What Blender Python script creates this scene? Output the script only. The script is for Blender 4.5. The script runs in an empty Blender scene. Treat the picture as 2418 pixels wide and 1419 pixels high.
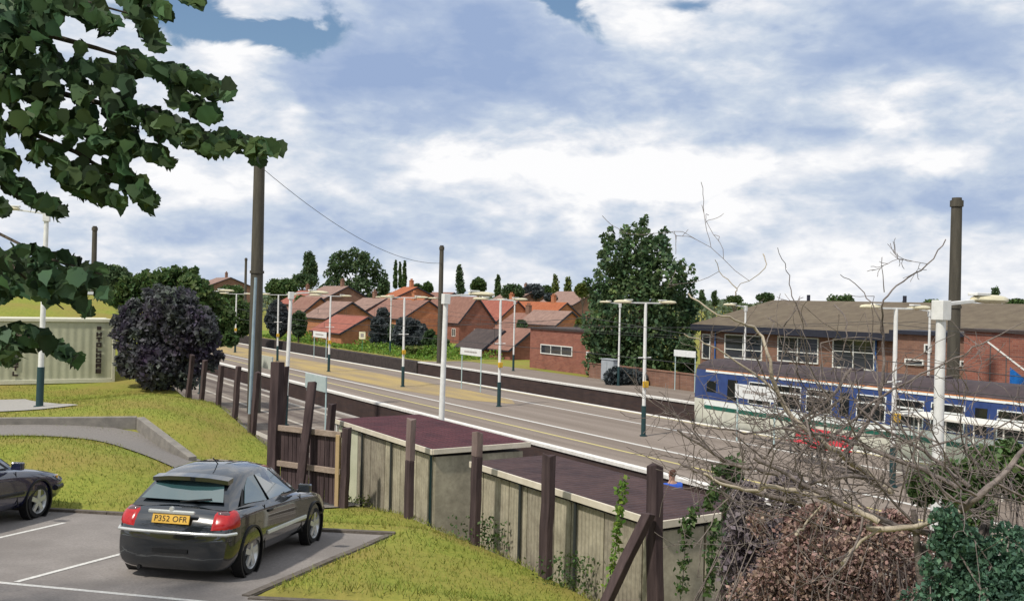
import bpy, bmesh, math, random
import numpy as np
from mathutils import Vector, Matrix
random.seed(7)
RNG = np.random.default_rng(11)
R = math.radians
SC = bpy.context.scene
COL = SC.collection

# ------------------------------------------------------------------ camera model
FPX, CX, CY, CAMZ, TH = 2351.0, 1209.0, 709.5, 5.4, R(1.3)
AT = math.atan(1409 / 2351.0)                     # bearing of the railway, left of the view axis
CA, SA = math.cos(AT), math.sin(AT)

def ray(px, py):
    u, v = (px - CX) / FPX, -(py - CY) / FPX
    return u * math.cos(TH) - v * math.sin(TH), u * math.sin(TH) + v * math.cos(TH)
def at_y(px, py, Y):
    a, b = ray(px, py); return Vector((a * Y, Y, CAMZ + b * Y))
def at_z(px, py, z):
    a, b = ray(px, py); Y = (z - CAMZ) / b; return Vector((a * Y, Y, z))
def at_n(px, py, n):
    a, b = ray(px, py); Y = n / (CA * a + SA); return Vector((a * Y, Y, CAMZ + b * Y))
def NT(n, t, z=0.0):
    return Vector((CA * n - SA * t, SA * n + CA * t, z))
def to_nt(p):
    return CA * p[0] + SA * p[1], -SA * p[0] + CA * p[1]
YAW = AT                                           # rotation taking local +X to n and local +Y to t

# ------------------------------------------------------------------ materials
MATS = {}
def mat(name, col, rough=0.7, var=0.25, scale=6.0, bump=0.0, bscale=None, metal=0.0, spec=0.4,
        col2=None, island=0.0, transl=0.0, coat=0.0, stretch=None, detail=6.0, bstretch=None, brot=0.0, big=0.0, bigcol=None, bigscale=0.4):
    if name in MATS: return MATS[name]
    m = bpy.data.materials.new(name); m.use_nodes = True
    nt = m.node_tree; N = nt.nodes; L = nt.links
    b = N['Principled BSDF']; out = N['Material Output']
    b.inputs['Roughness'].default_value = rough; b.inputs['Metallic'].default_value = metal
    b.inputs['Specular IOR Level'].default_value = spec
    if coat: b.inputs['Coat Weight'].default_value = coat; b.inputs['Coat Roughness'].default_value = 0.04
    tc = N.new('ShaderNodeTexCoord'); src = tc.outputs['Object']
    if stretch:
        mp = N.new('ShaderNodeMapping'); mp.inputs['Scale'].default_value = stretch
        L.new(src, mp.inputs['Vector']); src = mp.outputs['Vector']
    nz = N.new('ShaderNodeTexNoise'); nz.inputs['Scale'].default_value = scale; nz.inputs['Detail'].default_value = detail
    nz.inputs['Roughness'].default_value = 0.65
    L.new(src, nz.inputs['Vector'])
    rp = N.new('ShaderNodeValToRGB'); rp.color_ramp.elements[0].position = 0.3; rp.color_ramp.elements[1].position = 0.72
    c = Vector(col)
    c2 = Vector(col2) if col2 else c * (1 + var)
    c1 = c * (1 - var) if not col2 else c
    rp.color_ramp.elements[0].color = (*c1, 1); rp.color_ramp.elements[1].color = (*c2, 1)
    L.new(nz.outputs['Fac'], rp.inputs['Fac']); cs = rp.outputs['Color']
    if big:
        n2 = N.new('ShaderNodeTexNoise'); n2.inputs['Scale'].default_value = bigscale; n2.inputs['Detail'].default_value = 4
        bs = tc.outputs['Object']
        if bstretch:
            ma = N.new('ShaderNodeMapping'); ma.inputs['Rotation'].default_value = (0, 0, brot); L.new(bs, ma.inputs['Vector']); mb_ = N.new('ShaderNodeMapping'); mb_.inputs['Scale'].default_value = bstretch; L.new(ma.outputs[0], mb_.inputs['Vector']); bs = mb_.outputs[0]
        L.new(bs, n2.inputs['Vector'])
        r2 = N.new('ShaderNodeMapRange'); r2.inputs['From Min'].default_value = 0.38; r2.inputs['From Max'].default_value = 0.62
        r2.inputs['To Max'].default_value = big
        L.new(n2.outputs['Fac'], r2.inputs['Value'])
        mx = N.new('ShaderNodeMix'); mx.data_type = 'RGBA'
        L.new(r2.outputs['Result'], mx.inputs['Factor']); L.new(cs, mx.inputs['A'])
        mx.inputs['B'].default_value = (*(bigcol or tuple(c * 0.5)), 1); cs = mx.outputs['Result']
    if island:
        g = N.new('ShaderNodeNewGeometry')
        hv = N.new('ShaderNodeHueSaturation')
        mr = N.new('ShaderNodeMapRange'); mr.inputs['To Min'].default_value = 1 - island; mr.inputs['To Max'].default_value = 1 + island
        L.new(g.outputs['Random Per Island'], mr.inputs['Value']); L.new(mr.outputs['Result'], hv.inputs['Value'])
        m2 = N.new('ShaderNodeMapRange'); m2.inputs['To Min'].default_value = 0.47; m2.inputs['To Max'].default_value = 0.53
        ml = N.new('ShaderNodeMath'); ml.operation = 'MULTIPLY'; ml.inputs[1].default_value = 7.31
        fr = N.new('ShaderNodeMath'); fr.operation = 'FRACT'
        L.new(g.outputs['Random Per Island'], ml.inputs[0]); L.new(ml.outputs[0], fr.inputs[0]); L.new(fr.outputs[0], m2.inputs['Value'])
        L.new(m2.outputs['Result'], hv.inputs['Hue']); L.new(cs, hv.inputs['Color']); cs = hv.outputs['Color']
    L.new(cs, b.inputs['Base Color'])
    if bump:
        nb = N.new('ShaderNodeTexNoise'); nb.inputs['Scale'].default_value = bscale or scale * 4; nb.inputs['Detail'].default_value = 5
        L.new(src, nb.inputs['Vector'])
        bp = N.new('ShaderNodeBump'); bp.inputs['Strength'].default_value = bump; bp.inputs['Distance'].default_value = 0.03
        L.new(nb.outputs['Fac'], bp.inputs['Height']); L.new(bp.outputs['Normal'], b.inputs['Normal'])
    if transl:
        tr = N.new('ShaderNodeBsdfTranslucent'); L.new(cs, tr.inputs['Color'])
        ms = N.new('ShaderNodeMixShader'); ms.inputs[0].default_value = transl
        L.new(b.outputs[0], ms.inputs[1]); L.new(tr.outputs[0], ms.inputs[2]); L.new(ms.outputs[0], out.inputs['Surface'])
    MATS[name] = m; return m

def brick_mat(name, c1, c2, mortar, scale=4.0, rot=True):
    """Brick pattern laid by face direction (object space), courses along Z."""
    if name in MATS: return MATS[name]
    m = bpy.data.materials.new(name); m.use_nodes = True
    N = m.node_tree.nodes; L = m.node_tree.links; b = N['Principled BSDF']
    b.inputs['Roughness'].default_value = 0.85; b.inputs['Specular IOR Level'].default_value = 0.2
    tc = N.new('ShaderNodeTexCoord'); sp = N.new('ShaderNodeSeparateXYZ'); L.new(tc.outputs['Object'], sp.inputs[0])
    ad = N.new('ShaderNodeMath'); ad.operation = 'ADD'; L.new(sp.outputs[0], ad.inputs[0]); L.new(sp.outputs[1], ad.inputs[1])
    cb = N.new('ShaderNodeCombineXYZ'); L.new(ad.outputs[0], cb.inputs[0]); L.new(sp.outputs[2], cb.inputs[1])
    br = N.new('ShaderNodeTexBrick'); br.inputs['Scale'].default_value = scale
    br.inputs['Color1'].default_value = (*c1, 1); br.inputs['Color2'].default_value = (*c2, 1); br.inputs['Mortar'].default_value = (*mortar, 1)
    br.inputs['Mortar Size'].default_value = 0.018; br.inputs['Brick Width'].default_value = 0.9; br.inputs['Row Height'].default_value = 0.3
    L.new(cb.outputs[0], br.inputs['Vector'])
    nz = N.new('ShaderNodeTexNoise'); nz.inputs['Scale'].default_value = 1.3; nz.inputs['Detail'].default_value = 6
    L.new(tc.outputs['Object'], nz.inputs['Vector'])
    mr = N.new('ShaderNodeMapRange'); mr.inputs['To Min'].default_value = 0.65; mr.inputs['To Max'].default_value = 1.35
    L.new(nz.outputs['Fac'], mr.inputs['Value'])
    hv = N.new('ShaderNodeHueSaturation'); L.new(mr.outputs['Result'], hv.inputs['Value']); L.new(br.outputs['Color'], hv.inputs['Color'])
    L.new(hv.outputs['Color'], b.inputs['Base Color'])
    MATS[name] = m; return m

def band_mat(name, c1, c2, axis, period, rough=0.8, metal=0.0, strength=0.6, var=0.3, nscale=1.5):
    """Repeating ribs (tile courses, corrugation) across one object axis, plus stains."""
    if name in MATS: return MATS[name]
    m = bpy.data.materials.new(name); m.use_nodes = True
    N = m.node_tree.nodes; L = m.node_tree.links; b = N['Principled BSDF']
    b.inputs['Roughness'].default_value = rough; b.inputs['Metallic'].default_value = metal; b.inputs['Specular IOR Level'].default_value = 0.25
    tc = N.new('ShaderNodeTexCoord'); wv = N.new('ShaderNodeTexWave'); wv.bands_direction = axis
    wv.inputs['Scale'].default_value = 0.314 / period; wv.inputs['Distortion'].default_value = 0.15; wv.wave_profile = 'SAW' if axis == 'Z' else 'SIN'
    L.new(tc.outputs['Object'], wv.inputs['Vector'])
    nz = N.new('ShaderNodeTexNoise'); nz.inputs['Scale'].default_value = nscale; nz.inputs['Detail'].default_value = 8; nz.inputs['Roughness'].default_value = .7
    L.new(tc.outputs['Object'], nz.inputs['Vector'])
    rp = N.new('ShaderNodeValToRGB'); rp.color_ramp.elements[0].position = 0.32; rp.color_ramp.elements[1].position = 0.68
    rp.color_ramp.elements[0].color = (*c1, 1); rp.color_ramp.elements[1].color = (*c2, 1); L.new(nz.outputs['Fac'], rp.inputs['Fac'])
    n2 = N.new('ShaderNodeTexNoise'); n2.inputs['Scale'].default_value = 14; n2.inputs['Detail'].default_value = 3
    L.new(tc.outputs['Object'], n2.inputs['Vector'])
    mr = N.new('ShaderNodeMapRange'); mr.inputs['To Min'].default_value = 1 - var; mr.inputs['To Max'].default_value = 1 + var; L.new(n2.outputs['Fac'], mr.inputs['Value'])
    hv = N.new('ShaderNodeHueSaturation'); L.new(rp.outputs['Color'], hv.inputs['Color']); L.new(mr.outputs['Result'], hv.inputs['Value'])
    L.new(hv.outputs['Color'], b.inputs['Base Color'])
    bp = N.new('ShaderNodeBump'); bp.inputs['Strength'].default_value = strength; bp.inputs['Distance'].default_value = 0.04
    L.new(wv.outputs['Fac'], bp.inputs['Height']); L.new(bp.outputs['Normal'], b.inputs['Normal'])
    MATS[name] = m; return m

def glass_mat(name, tint=(0.02, 0.03, 0.035), rough=0.05):
    return mat(name, tint, rough=rough, var=0.2, scale=1.0, spec=0.9)

# ------------------------------------------------------------------ object helpers
def tag(o, label=None, cat=None, group=None, kind=None):
    if label: o['label'] = label
    if cat: o['category'] = cat
    if group: o['group'] = group
    if kind: o['kind'] = kind
    return o
def empty(name, loc, rz=0.0, label=None, cat=None, group=None):
    o = bpy.data.objects.new(name, None); COL.objects.link(o); o.empty_display_size = 0.2
    o.location = loc; o.rotation_euler = (0, 0, rz)
    return tag(o, label, cat, group)
def kids(o): return [c for c in COL.objects if c.parent == o]
def copy_tree(o, parent=None):
    c = o.copy(); COL.objects.link(c)
    if parent is not None: c.parent = parent
    for ch in list(o.children): copy_tree(ch, c)
    return c

class MB:
    def __init__(s): s.v = []; s.f = []; s.mi = []; s.cur = 0
    def add(s, vs, fs):
        o = len(s.v); s.v += [tuple(v) for v in vs]
        for f in fs: s.f.append([i + o for i in f]); s.mi.append(s.cur)
    def box(s, c, size, M=None, taper=1.0):
        x, y, z = size[0] / 2, size[1] / 2, size[2] / 2
        vs = [Vector((sx * x * (taper if sz > 0 else 1), sy * y * (taper if sz > 0 else 1), sz * z)) for sz in (-1, 1) for sy in (-1, 1) for sx in (-1, 1)]
        if M is not None: vs = [M @ v for v in vs]
        vs = [v + Vector(c) for v in vs]
        s.add(vs, [(0, 2, 3, 1), (4, 5, 7, 6), (0, 1, 5, 4), (2, 6, 7, 3), (0, 4, 6, 2), (1, 3, 7, 5)]); return s
    def bar(s, p0, p1, w, h, up=(0, 0, 1)):
        p0, p1 = Vector(p0), Vector(p1); d = p1 - p0; l = d.length; d.normalize(); up = Vector(up)
        if abs(d.dot(up)) > 0.98: up = Vector((0, 1, 0)) if abs(d.y) < .9 else Vector((1, 0, 0))
        x = d.cross(up).normalized(); z = x.cross(d)
        M = Matrix((x, d, z)).transposed()
        return s.box((p0 + p1) / 2, (w, l, h), M)
    def tube(s, pts, rad, seg=8, cap=True):
        pts = [Vector(p) for p in pts]; n = len(pts)
        if not hasattr(rad, '__len__'): rad = [rad] * n
        o = len(s.v); ref = None
        for i, p in enumerate(pts):
            d = (pts[min(i + 1, n - 1)] - pts[max(i - 1, 0)])
            if d.length < 1e-9: d = Vector((0, 0, 1))
            d.normalize()
            if ref is None: ref = Vector((1, 0, 0)) if abs(d.x) < 0.8 else Vector((0, 1, 0))
            a = (ref - d * ref.dot(d)).normalized(); ref = a; b = d.cross(a)
            for k in range(seg):
                t = 2 * math.pi * k / seg
                s.v.append(tuple(p + (a * math.cos(t) + b * math.sin(t)) * rad[i]))
        for i in range(n - 1):
            for k in range(seg):
                k2 = (k + 1) % seg
                s.f.append([o + i * seg + k, o + i * seg + k2, o + (i + 1) * seg + k2, o + (i + 1) * seg + k]); s.mi.append(s.cur)
        if cap:
            s.f.append([o + k for k in range(seg)][::-1]); s.mi.append(s.cur)
            s.f.append([o + (n - 1) * seg + k for k in range(seg)]); s.mi.append(s.cur)
        return s
    def quad(s, *p): s.add(p, [tuple(range(len(p)))]); return s
    def prism(s, poly, off):
        n = len(poly); off = Vector(off)
        vs = [Vector(p) for p in poly] + [Vector(p) + off for p in poly]
        s.add(vs, [tuple(range(n))[::-1], tuple(range(n, 2 * n))] + [(i, (i + 1) % n, (i + 1) % n + n, i + n) for i in range(n)]); return s
    def lathe(s, c, prof, axis='Z', seg=24):
        o = len(s.v); c = Vector(c)
        for r, h in prof:
            for k in range(seg):
                t = 2 * math.pi * k / seg; a, b = r * math.cos(t), r * math.sin(t)
                s.v.append(tuple(c + (Vector((a, b, h)) if axis == 'Z' else Vector((h, a, b)) if axis == 'X' else Vector((a, h, b)))))
        for i in range(len(prof) - 1):
            for k in range(seg):
                k2 = (k + 1) % seg
                s.f.append([o + i * seg + k, o + i * seg + k2, o + (i + 1) * seg + k2, o + (i + 1) * seg + k]); s.mi.append(s.cur)
        return s
    def build(s, name, mats, parent=None, smooth=None, bevel=0.0, subsurf=0, loc=None, rz=None, fix=True):
        me = bpy.data.meshes.new(name); me.from_pydata(s.v, [], s.f); 
        if fix:
            bm = bmesh.new(); bm.from_mesh(me); bmesh.ops.recalc_face_normals(bm, faces=bm.faces); bm.to_mesh(me); bm.free()
        for m in (mats if isinstance(mats, (list, tuple)) else [mats]): me.materials.append(m)
        if any(s.mi): me.polygons.foreach_set('material_index', s.mi)
        if smooth is not None:
            me.polygons.foreach_set('use_smooth', [True] * len(me.polygons)); me.set_sharp_from_angle(angle=R(smooth))
        o = bpy.data.objects.new(name, me); COL.objects.link(o)
        if parent is not None: o.parent = parent
        if loc is not None: o.location = loc
        if rz is not None: o.rotation_euler = (0, 0, rz)
        if bevel:
            b = o.modifiers.new('bevel', 'BEVEL'); b.width = bevel; b.segments = 2; b.limit_method = 'ANGLE'
        if subsurf:
            b = o.modifiers.new('sub', 'SUBSURF'); b.levels = subsurf; b.render_levels = subsurf
        return o

def mesh_np(name, V, F, m, parent=None, loc=None, smooth=False):
    """V (N,3), F (M,k) uniform polygons."""
    me = bpy.data.meshes.new(name); V = np.asarray(V, np.float32); F = np.asarray(F, np.int32)
    k = F.shape[1]; me.vertices.add(len(V)); me.vertices.foreach_set('co', V.ravel())
    me.loops.add(F.size); me.loops.foreach_set('vertex_index', F.ravel())
    me.polygons.add(len(F)); me.polygons.foreach_set('loop_start', np.arange(0, F.size, k, dtype=np.int32))
    me.polygons.foreach_set('loop_total', np.full(len(F), k, np.int32))
    if smooth: me.polygons.foreach_set('use_smooth', np.ones(len(F), bool))
    me.update(calc_edges=True); me.materials.append(m)
    o = bpy.data.objects.new(name, me); COL.objects.link(o)
    if parent is not None: o.parent = parent
    if loc is not None: o.location = loc
    return o

QUAD_LEAF = np.array([[0, -.5, 0], [.34, .0, .07], [0, .55, -.03], [-.34, .0, .07]])
_lob = [(0, -.46), (.16, -.42), (.34, -.40), (.38, -.22), (.50, -.06), (.42, .08), (.38, .26), (.22, .34), (.03, .60), (-.20, .36), (-.38, .25), (-.42, .06), (-.5, -.08), (-.37, -.24), (-.33, -.40), (-.15, -.43)]
LOBED_LEAF = np.array([[x, y, 0.5 * abs(x) - 0.32 * y * y] for x, y in _lob])
def leaf_cloud(P, size, shape=QUAD_LEAF, up=0.0, jitter=0.4, rng=RNG, hang=False):
    """One leaf-shaped face per point, turned at random; up biases the normals upward."""
    n = len(P)
    nm = rng.normal(size=(n, 3)); nm[:, 2] += up; nm /= np.linalg.norm(nm, axis=1)[:, None]
    a = rng.normal(size=(n, 3))
    if hang: a = a * 0.55 + np.array([0.35, 0.0, -1.0])
    a -= nm * (a * nm).sum(1)[:, None]; a /= np.linalg.norm(a, axis=1)[:, None]
    b = np.cross(nm, a)
    s = size * (1 + jitter * (rng.random(n) * 2 - 1))
    T = shape
    V = P[:, None, :] + s[:, None, None] * (T[None, :, 0:1] * b[:, None, :] + T[None, :, 1:2] * a[:, None, :] + T[None, :, 2:3] * nm[:, None, :])
    k = len(T); F = np.arange(n * k).reshape(n, k)
    return V.reshape(-1, 3), F
def ell_points(n, c, r, rng=RNG, shell=0.5):
    d = rng.normal(size=(n, 3)); d /= np.linalg.norm(d, axis=1)[:, None]
    q = shell + (1 - shell) * rng.random(n) ** 0.6
    return np.array(c) + d * q[:, None] * np.array(r)
# ------------------------------------------------------------------ camera, sky, sun
cam = bpy.data.cameras.new('camera'); co = bpy.data.objects.new('camera', cam); COL.objects.link(co)
co.location = (0, 0, CAMZ); co.matrix_world = Matrix.Translation((0, 0, CAMZ)) @ Matrix.Rotation(R(90), 4, 'X') @ Matrix.Rotation(TH, 4, 'Z')
cam.sensor_width = 36; cam.lens = 36 * FPX / 2418; cam.clip_start = 0.1; cam.clip_end = 6000
SC.camera = co
SC.view_settings.view_transform = 'Standard'; SC.view_settings.look = 'None'; SC.view_settings.gamma = 1; SC.view_settings.exposure = 0.3
SUN_EL, SUN_AZ = R(54), R(-138)                      # azimuth from +Y, clockwise positive
sd = Vector((math.sin(SUN_AZ) * math.cos(SUN_EL), math.cos(SUN_AZ) * math.cos(SUN_EL), math.sin(SUN_EL)))
sl = bpy.data.lights.new('sun', 'SUN'); sl.energy = 3.1; sl.angle = R(2.5); sl.color = (1.0, 0.94, 0.84)
so = bpy.data.objects.new('sun', sl); COL.objects.link(so); so.rotation_euler = sd.to_track_quat('Z', 'Y').to_euler(); so.location = sd * 300

def build_world():
    w = bpy.data.worlds.new('World'); SC.world = w; w.use_nodes = True
    nt = w.node_tree; N = nt.nodes; L = nt.links; bg = N['Background']
    def math_(op, a, b=None, c=None):
        m = N.new('ShaderNodeMath'); m.operation = op
        for i, x in enumerate((a, b, c)):
            if x is None: continue
            if isinstance(x, (int, float)): m.inputs[i].default_value = x
            else: L.new(x, m.inputs[i])
        return m.outputs[0]
    sky = N.new('ShaderNodeTexSky'); sky.sky_type = 'NISHITA'; sky.sun_disc = False
    sky.sun_elevation = SUN_EL; sky.sun_rotation = SUN_AZ; sky.air_density = 1.0; sky.dust_density = 2.5; sky.ozone_density = 1.4
    tc = N.new('ShaderNodeTexCoord'); sp = N.new('ShaderNodeSeparateXYZ'); L.new(tc.outputs['Generated'], sp.inputs[0])
    x, y, z = sp.outputs
    # cloud deck: direction projected on a layer overhead (perspective flattening towards the horizon)
    h = math_('ADD', math_('MAXIMUM', z, 0.0), 0.10)
    def layer(scale, zoff, detail, rough=0.58, squash=1.0):
        cb = N.new('ShaderNodeCombineXYZ'); L.new(math_('DIVIDE', x, h), cb.inputs[0]); L.new(math_('MULTIPLY', math_('DIVIDE', y, h), squash), cb.inputs[1]); cb.inputs[2].default_value = zoff
        n = N.new('ShaderNodeTexNoise'); n.inputs['Scale'].default_value = scale; n.inputs['Detail'].default_value = detail; n.inputs['Roughness'].default_value = rough
        n.inputs['Distortion'].default_value = 0.25; L.new(cb.outputs[0], n.inputs['Vector']); return n.outputs['Fac']
    # a second field in plain direction space gives puffs with upright edges
    def puff(scale, off, detail, sz=1.9, dist=0.4):
        mp = N.new('ShaderNodeMapping'); mp.inputs['Location'].default_value = off; mp.inputs['Scale'].default_value = (1, 1, sz)
        L.new(tc.outputs['Generated'], mp.inputs['Vector'])
        n = N.new('ShaderNodeTexNoise'); n.inputs['Scale'].default_value = scale; n.inputs['Detail'].default_value = detail; n.inputs['Roughness'].default_value = 0.55
        n.inputs['Distortion'].default_value = dist; L.new(mp.outputs[0], n.inputs['Vector']); return n.outputs['Fac']
    f1 = layer(0.42, 3.1, 8); f2 = puff(4.2, (1.3, 0.4, 2.2), 9); f3 = puff(10, (4.3, 2.1, .7), 9, sz=2.3, dist=.2); f4 = puff(34, (2, 5, .7), 6, sz=2.4)
    yy = math_('MAXIMUM', y, 0.05)
    wu = math_('MULTIPLY', math_('SUBTRACT', puff(7, (9, 1, 3), 6), 0.5), 0.16); wv = math_('MULTIPLY', math_('SUBTRACT', puff(9, (3, 7, 1), 6), 0.5), 0.11)
    U = math_('ADD', math_('DIVIDE', x, yy), wu); V = math_('ADD', math_('DIVIDE', z, yy), wv)
    def blob(px, py, rx, ry):
        a, b = ray(px, py)
        p = math_('POWER', math_('ABSOLUTE', math_('DIVIDE', math_('SUBTRACT', U, a), rx / FPX)), 2.0)
        q = math_('POWER', math_('ABSOLUTE', math_('DIVIDE', math_('SUBTRACT', V, b), ry / FPX)), 2.0)
        return math_('POWER', 2.71828, math_('MULTIPLY', math_('ADD', p, q), -1.0))
    def total(lst):
        t = None
        for (a, b, c, d, k) in lst:
            v = math_('MULTIPLY', blob(a, b, c, d), k); t = v if t is None else math_('ADD', t, v)
        return t
    shade = total([(960, 120, 300, 120, .62), (760, 160, 160, 110, .22), (1480, 225, 300, 75, .5), (1080, 190, 260, 60, .25), (2130, 110, 330, 90, .5), (2280, 470, 190, 70, .5), (2330, 250, 170, 80, .25),
                   (980, 300, 200, 60, .3), (430, 540, 330, 70, .28), (960, 560, 260, 50, .18), (1900, 330, 240, 45, .22), (1760, 560, 160, 40, .12), (1250, 70, 200, 60, .3),
                   (1300, 400, 420, 75, -.42), (1600, 460, 260, 60, -.4), (2095, 285, 110, 60, -.6), (560, 110, 110, 70, -.4), (720, 270, 60, 45, -.3), (1550, 60, 170, 55, -.3), (1880, 60, 120, 60, -.25), (2250, 210, 170, 40, -.25), (2200, 390, 200, 45, -.2)])
    gap = total([(430, 50, 330, 55, 1.0), (690, 60, 150, 45, .8), (1390, 25, 60, 60, .8), (1680, 15, 130, 36, .7), (1330, 0, 90, 30, .6), (2330, 20, 80, 30, .3)])
    d = math_('ADD', math_('MULTIPLY', f2, 0.30), math_('MULTIPLY', f1, 0.14)); d = math_('ADD', d, math_('MULTIPLY', f3, 0.46)); d = math_('ADD', d, math_('MULTIPLY', f4, 0.18))
    thick = math_('ADD', math_('MULTIPLY', math_('SUBTRACT', d, 0.54), 3.0), math_('ADD', math_('MULTIPLY', shade, 0.95), 0.27))
    cr = N.new('ShaderNodeValToRGB'); L.new(thick, cr.inputs['Fac']); e = cr.color_ramp.elements
    CL = [(0.0, (1.04, 1.04, 1.05)), (0.17, (0.85, 0.88, 0.94)), (0.36, (0.64, 0.72, 0.84)), (0.62, (0.46, 0.56, 0.75)), (1.0, (0.34, 0.45, 0.68))]
    e[0].position = CL[0][0]; e[0].color = (*CL[0][1], 1); e[1].position = CL[-1][0]; e[1].color = (*CL[-1][1], 1)
    for p, c in CL[1:-1]:
        q = e.new(p); q.color = (*c, 1)
    gp = N.new('ShaderNodeMapRange'); gp.interpolation_type = 'SMOOTHSTEP'
    L.new(math_('ADD', math_('ADD', gap, math_('MULTIPLY', math_('SUBTRACT', f3, 0.5), 0.9)), math_('MULTIPLY', math_('SUBTRACT', f2, 0.5), 0.5)), gp.inputs['Value'])
    gp.inputs['From Min'].default_value = 0.36; gp.inputs['From Max'].default_value = 0.82
    sc_ = N.new('ShaderNodeMix'); sc_.data_type = 'RGBA'; L.new(gp.outputs['Result'], sc_.inputs['Factor'])
    amp = N.new('ShaderNodeVectorMath'); amp.operation = 'SCALE'; L.new(cr.outputs['Color'], amp.inputs[0]); amp.inputs['Scale'].default_value = 7.7
    tint = N.new('ShaderNodeVectorMath'); tint.operation = 'MULTIPLY'; L.new(sky.outputs[0], tint.inputs[0]); tint.inputs[1].default_value = (.86, .96, 1.0)
    L.new(amp.outputs[0], sc_.inputs['A']); L.new(tint.outputs[0], sc_.inputs['B'])
    L.new(sc_.outputs['Result'], bg.inputs['Color']); bg.inputs['Strength'].default_value = 0.10
build_world()

# ------------------------------------------------------------------ terrain
CAR = Vector((-4.375, 13.94, 1.528))
PGX, PGY = -.0181, -.059
def plane_z(x, y): return CAR.z + PGY * (y - CAR.y) + PGX * (x - CAR.x)
def on_lot(px, py):
    a, b = ray(px, py); Y = (CAR.z - PGY * CAR.y - PGX * CAR.x - CAMZ) / (b - PGY - PGX * a); return Vector((a * Y, Y, CAMZ + b * Y))
K1, K2, K3, K4 = on_lot(590, 1409), on_lot(935, 1261), on_lot(100, 1203), on_lot(900, 1424)
LOT = [Vector((-19, K3.y + .2, 0)), K3, on_lot(420, 1222), on_lot(760, 1252), K2, K1, K4, Vector((0.8, K4.y - .5, 0)), Vector((0.8, 8.0, 0)), Vector((-19, 8.0, 0))]
LOT2 = np.array([(p.x, p.y) for p in LOT])
def in_poly(P, poly):
    x, y = P[:, 0], P[:, 1]; ins = np.zeros(len(P), bool); n = len(poly)
    for i in range(n):
        x0, y0 = poly[i]; x1, y1 = poly[(i + 1) % n]
        c = ((y0 > y) != (y1 > y)) & (x < (x1 - x0) * (y - y0) / (y1 - y0 + 1e-12) + x0); ins ^= c
    return ins
def poly_dist(P, poly, closed=True):
    d = np.full(len(P), 1e9); n = len(poly)
    for i in range(n if closed else n - 1):
        a = np.array(poly[i]); b = np.array(poly[(i + 1) % n]); ab = b - a
        t = np.clip(((P - a) @ ab) / (ab @ ab), 0, 1); d = np.minimum(d, np.linalg.norm(P - (a + t[:, None] * ab), axis=1))
    return d
cp = []
for x in (-17, -12, -8, -5, -2):
    for y in (9, 12, 14.5, 17.3): cp.append((x, y, plane_z(x, y)))
for px, py, z in [(965, 1212, .95), (1120, 1277, .9), (1290, 1332, .9)]: p = at_z(px, py, z); cp.append((p.x, p.y, z))
for n, t, z in [(8.6, 10.8, .95), (7.6, 22.6, .65), (8.4, 24.5, .75), (8.3, 30, 1.35), (8.3, 38, 1.4), (6.5, 27.0, 1.05), (8.5, 70, .6), (0, 100, .8), (-40, 100, 1.0), (-60, 40, 2.0), (-40, 0, 2.6), (8.6, 6, 1.2), (8.8, 0, 1.6), (8.8, -20, 1.8), (0, -20, 3.8)]:
    p = NT(n, t); cp.append((p.x, p.y, z))
cp += [(-1.2, 15.5, 1.32), (-1.0, 17.5, 1.12), (-2.6, 19.5, .98), (.6, 14, 1.15), (-7.5, 23.6, 1.3), (-9.4, 25.6, 1.5), (-5.7, 22.6, .85), (-10, 22.3, 1.98), (-13, 21.8, 2.02), (-8.3, 21.3, 1.72), (-17, 21.5, 2.0),
       (-10, 18.4, 1.5), (-13, 18.4, 1.54), (-17, 18.4, 1.6), (-7, 20, 1.35), (-5.0, 19.5, 1.02), (-10.3, 26.7, 1.5), (-10.8, 28.2, 1.96), (-16, 26.2, 1.97), (-15.5, 24.5, 1.5), (-9.0, 28, 1.75), (-12, 33, 2.05), (-16, 39, 1.75), (-20, 36.5, 1.75),
       (-14.5, 30.8, 1.76), (-17, 30, 1.76), (-13, 38, 1.6), (0, 0, 3.8), (3, 5, 3.2), (4, 7.5, 2.6), (5, 9, 2.1), (3, 9.5, 1.6), (0, 8, 2.0), (0, 4, 3.0), (-4, 7.5, 2.05), (-4, 4, 2.9), (-10, 4, 2.7), (6, 4, 3.3), (7, 7, 2.4)]
for px, py, Y in ((150, 722, 58), (40, 720, 58), (235, 724, 60), (150, 716, 68), (-80, 715, 58), (60, 740, 46)): q = at_y(px, py, Y); cp.append((q.x, q.y, q.z))
cp = np.array(cp)
def tps(r): return np.where(r > 0, r * r * np.log(np.maximum(r, 1e-9)), 0)
A = tps(np.linalg.norm(cp[:, None, :2] - cp[None, :, :2], axis=2)) + np.eye(len(cp)) * 0.6
PM = np.c_[np.ones(len(cp)), cp[:, :2]]
SOL = np.linalg.solve(np.block([[A, PM], [PM.T, np.zeros((3, 3))]]), np.r_[cp[:, 2], 0, 0, 0])
def sstep(a, b, x): q = np.clip((x - a) / (b - a), 0, 1); return q * q * (3 - 2 * q)
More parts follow.
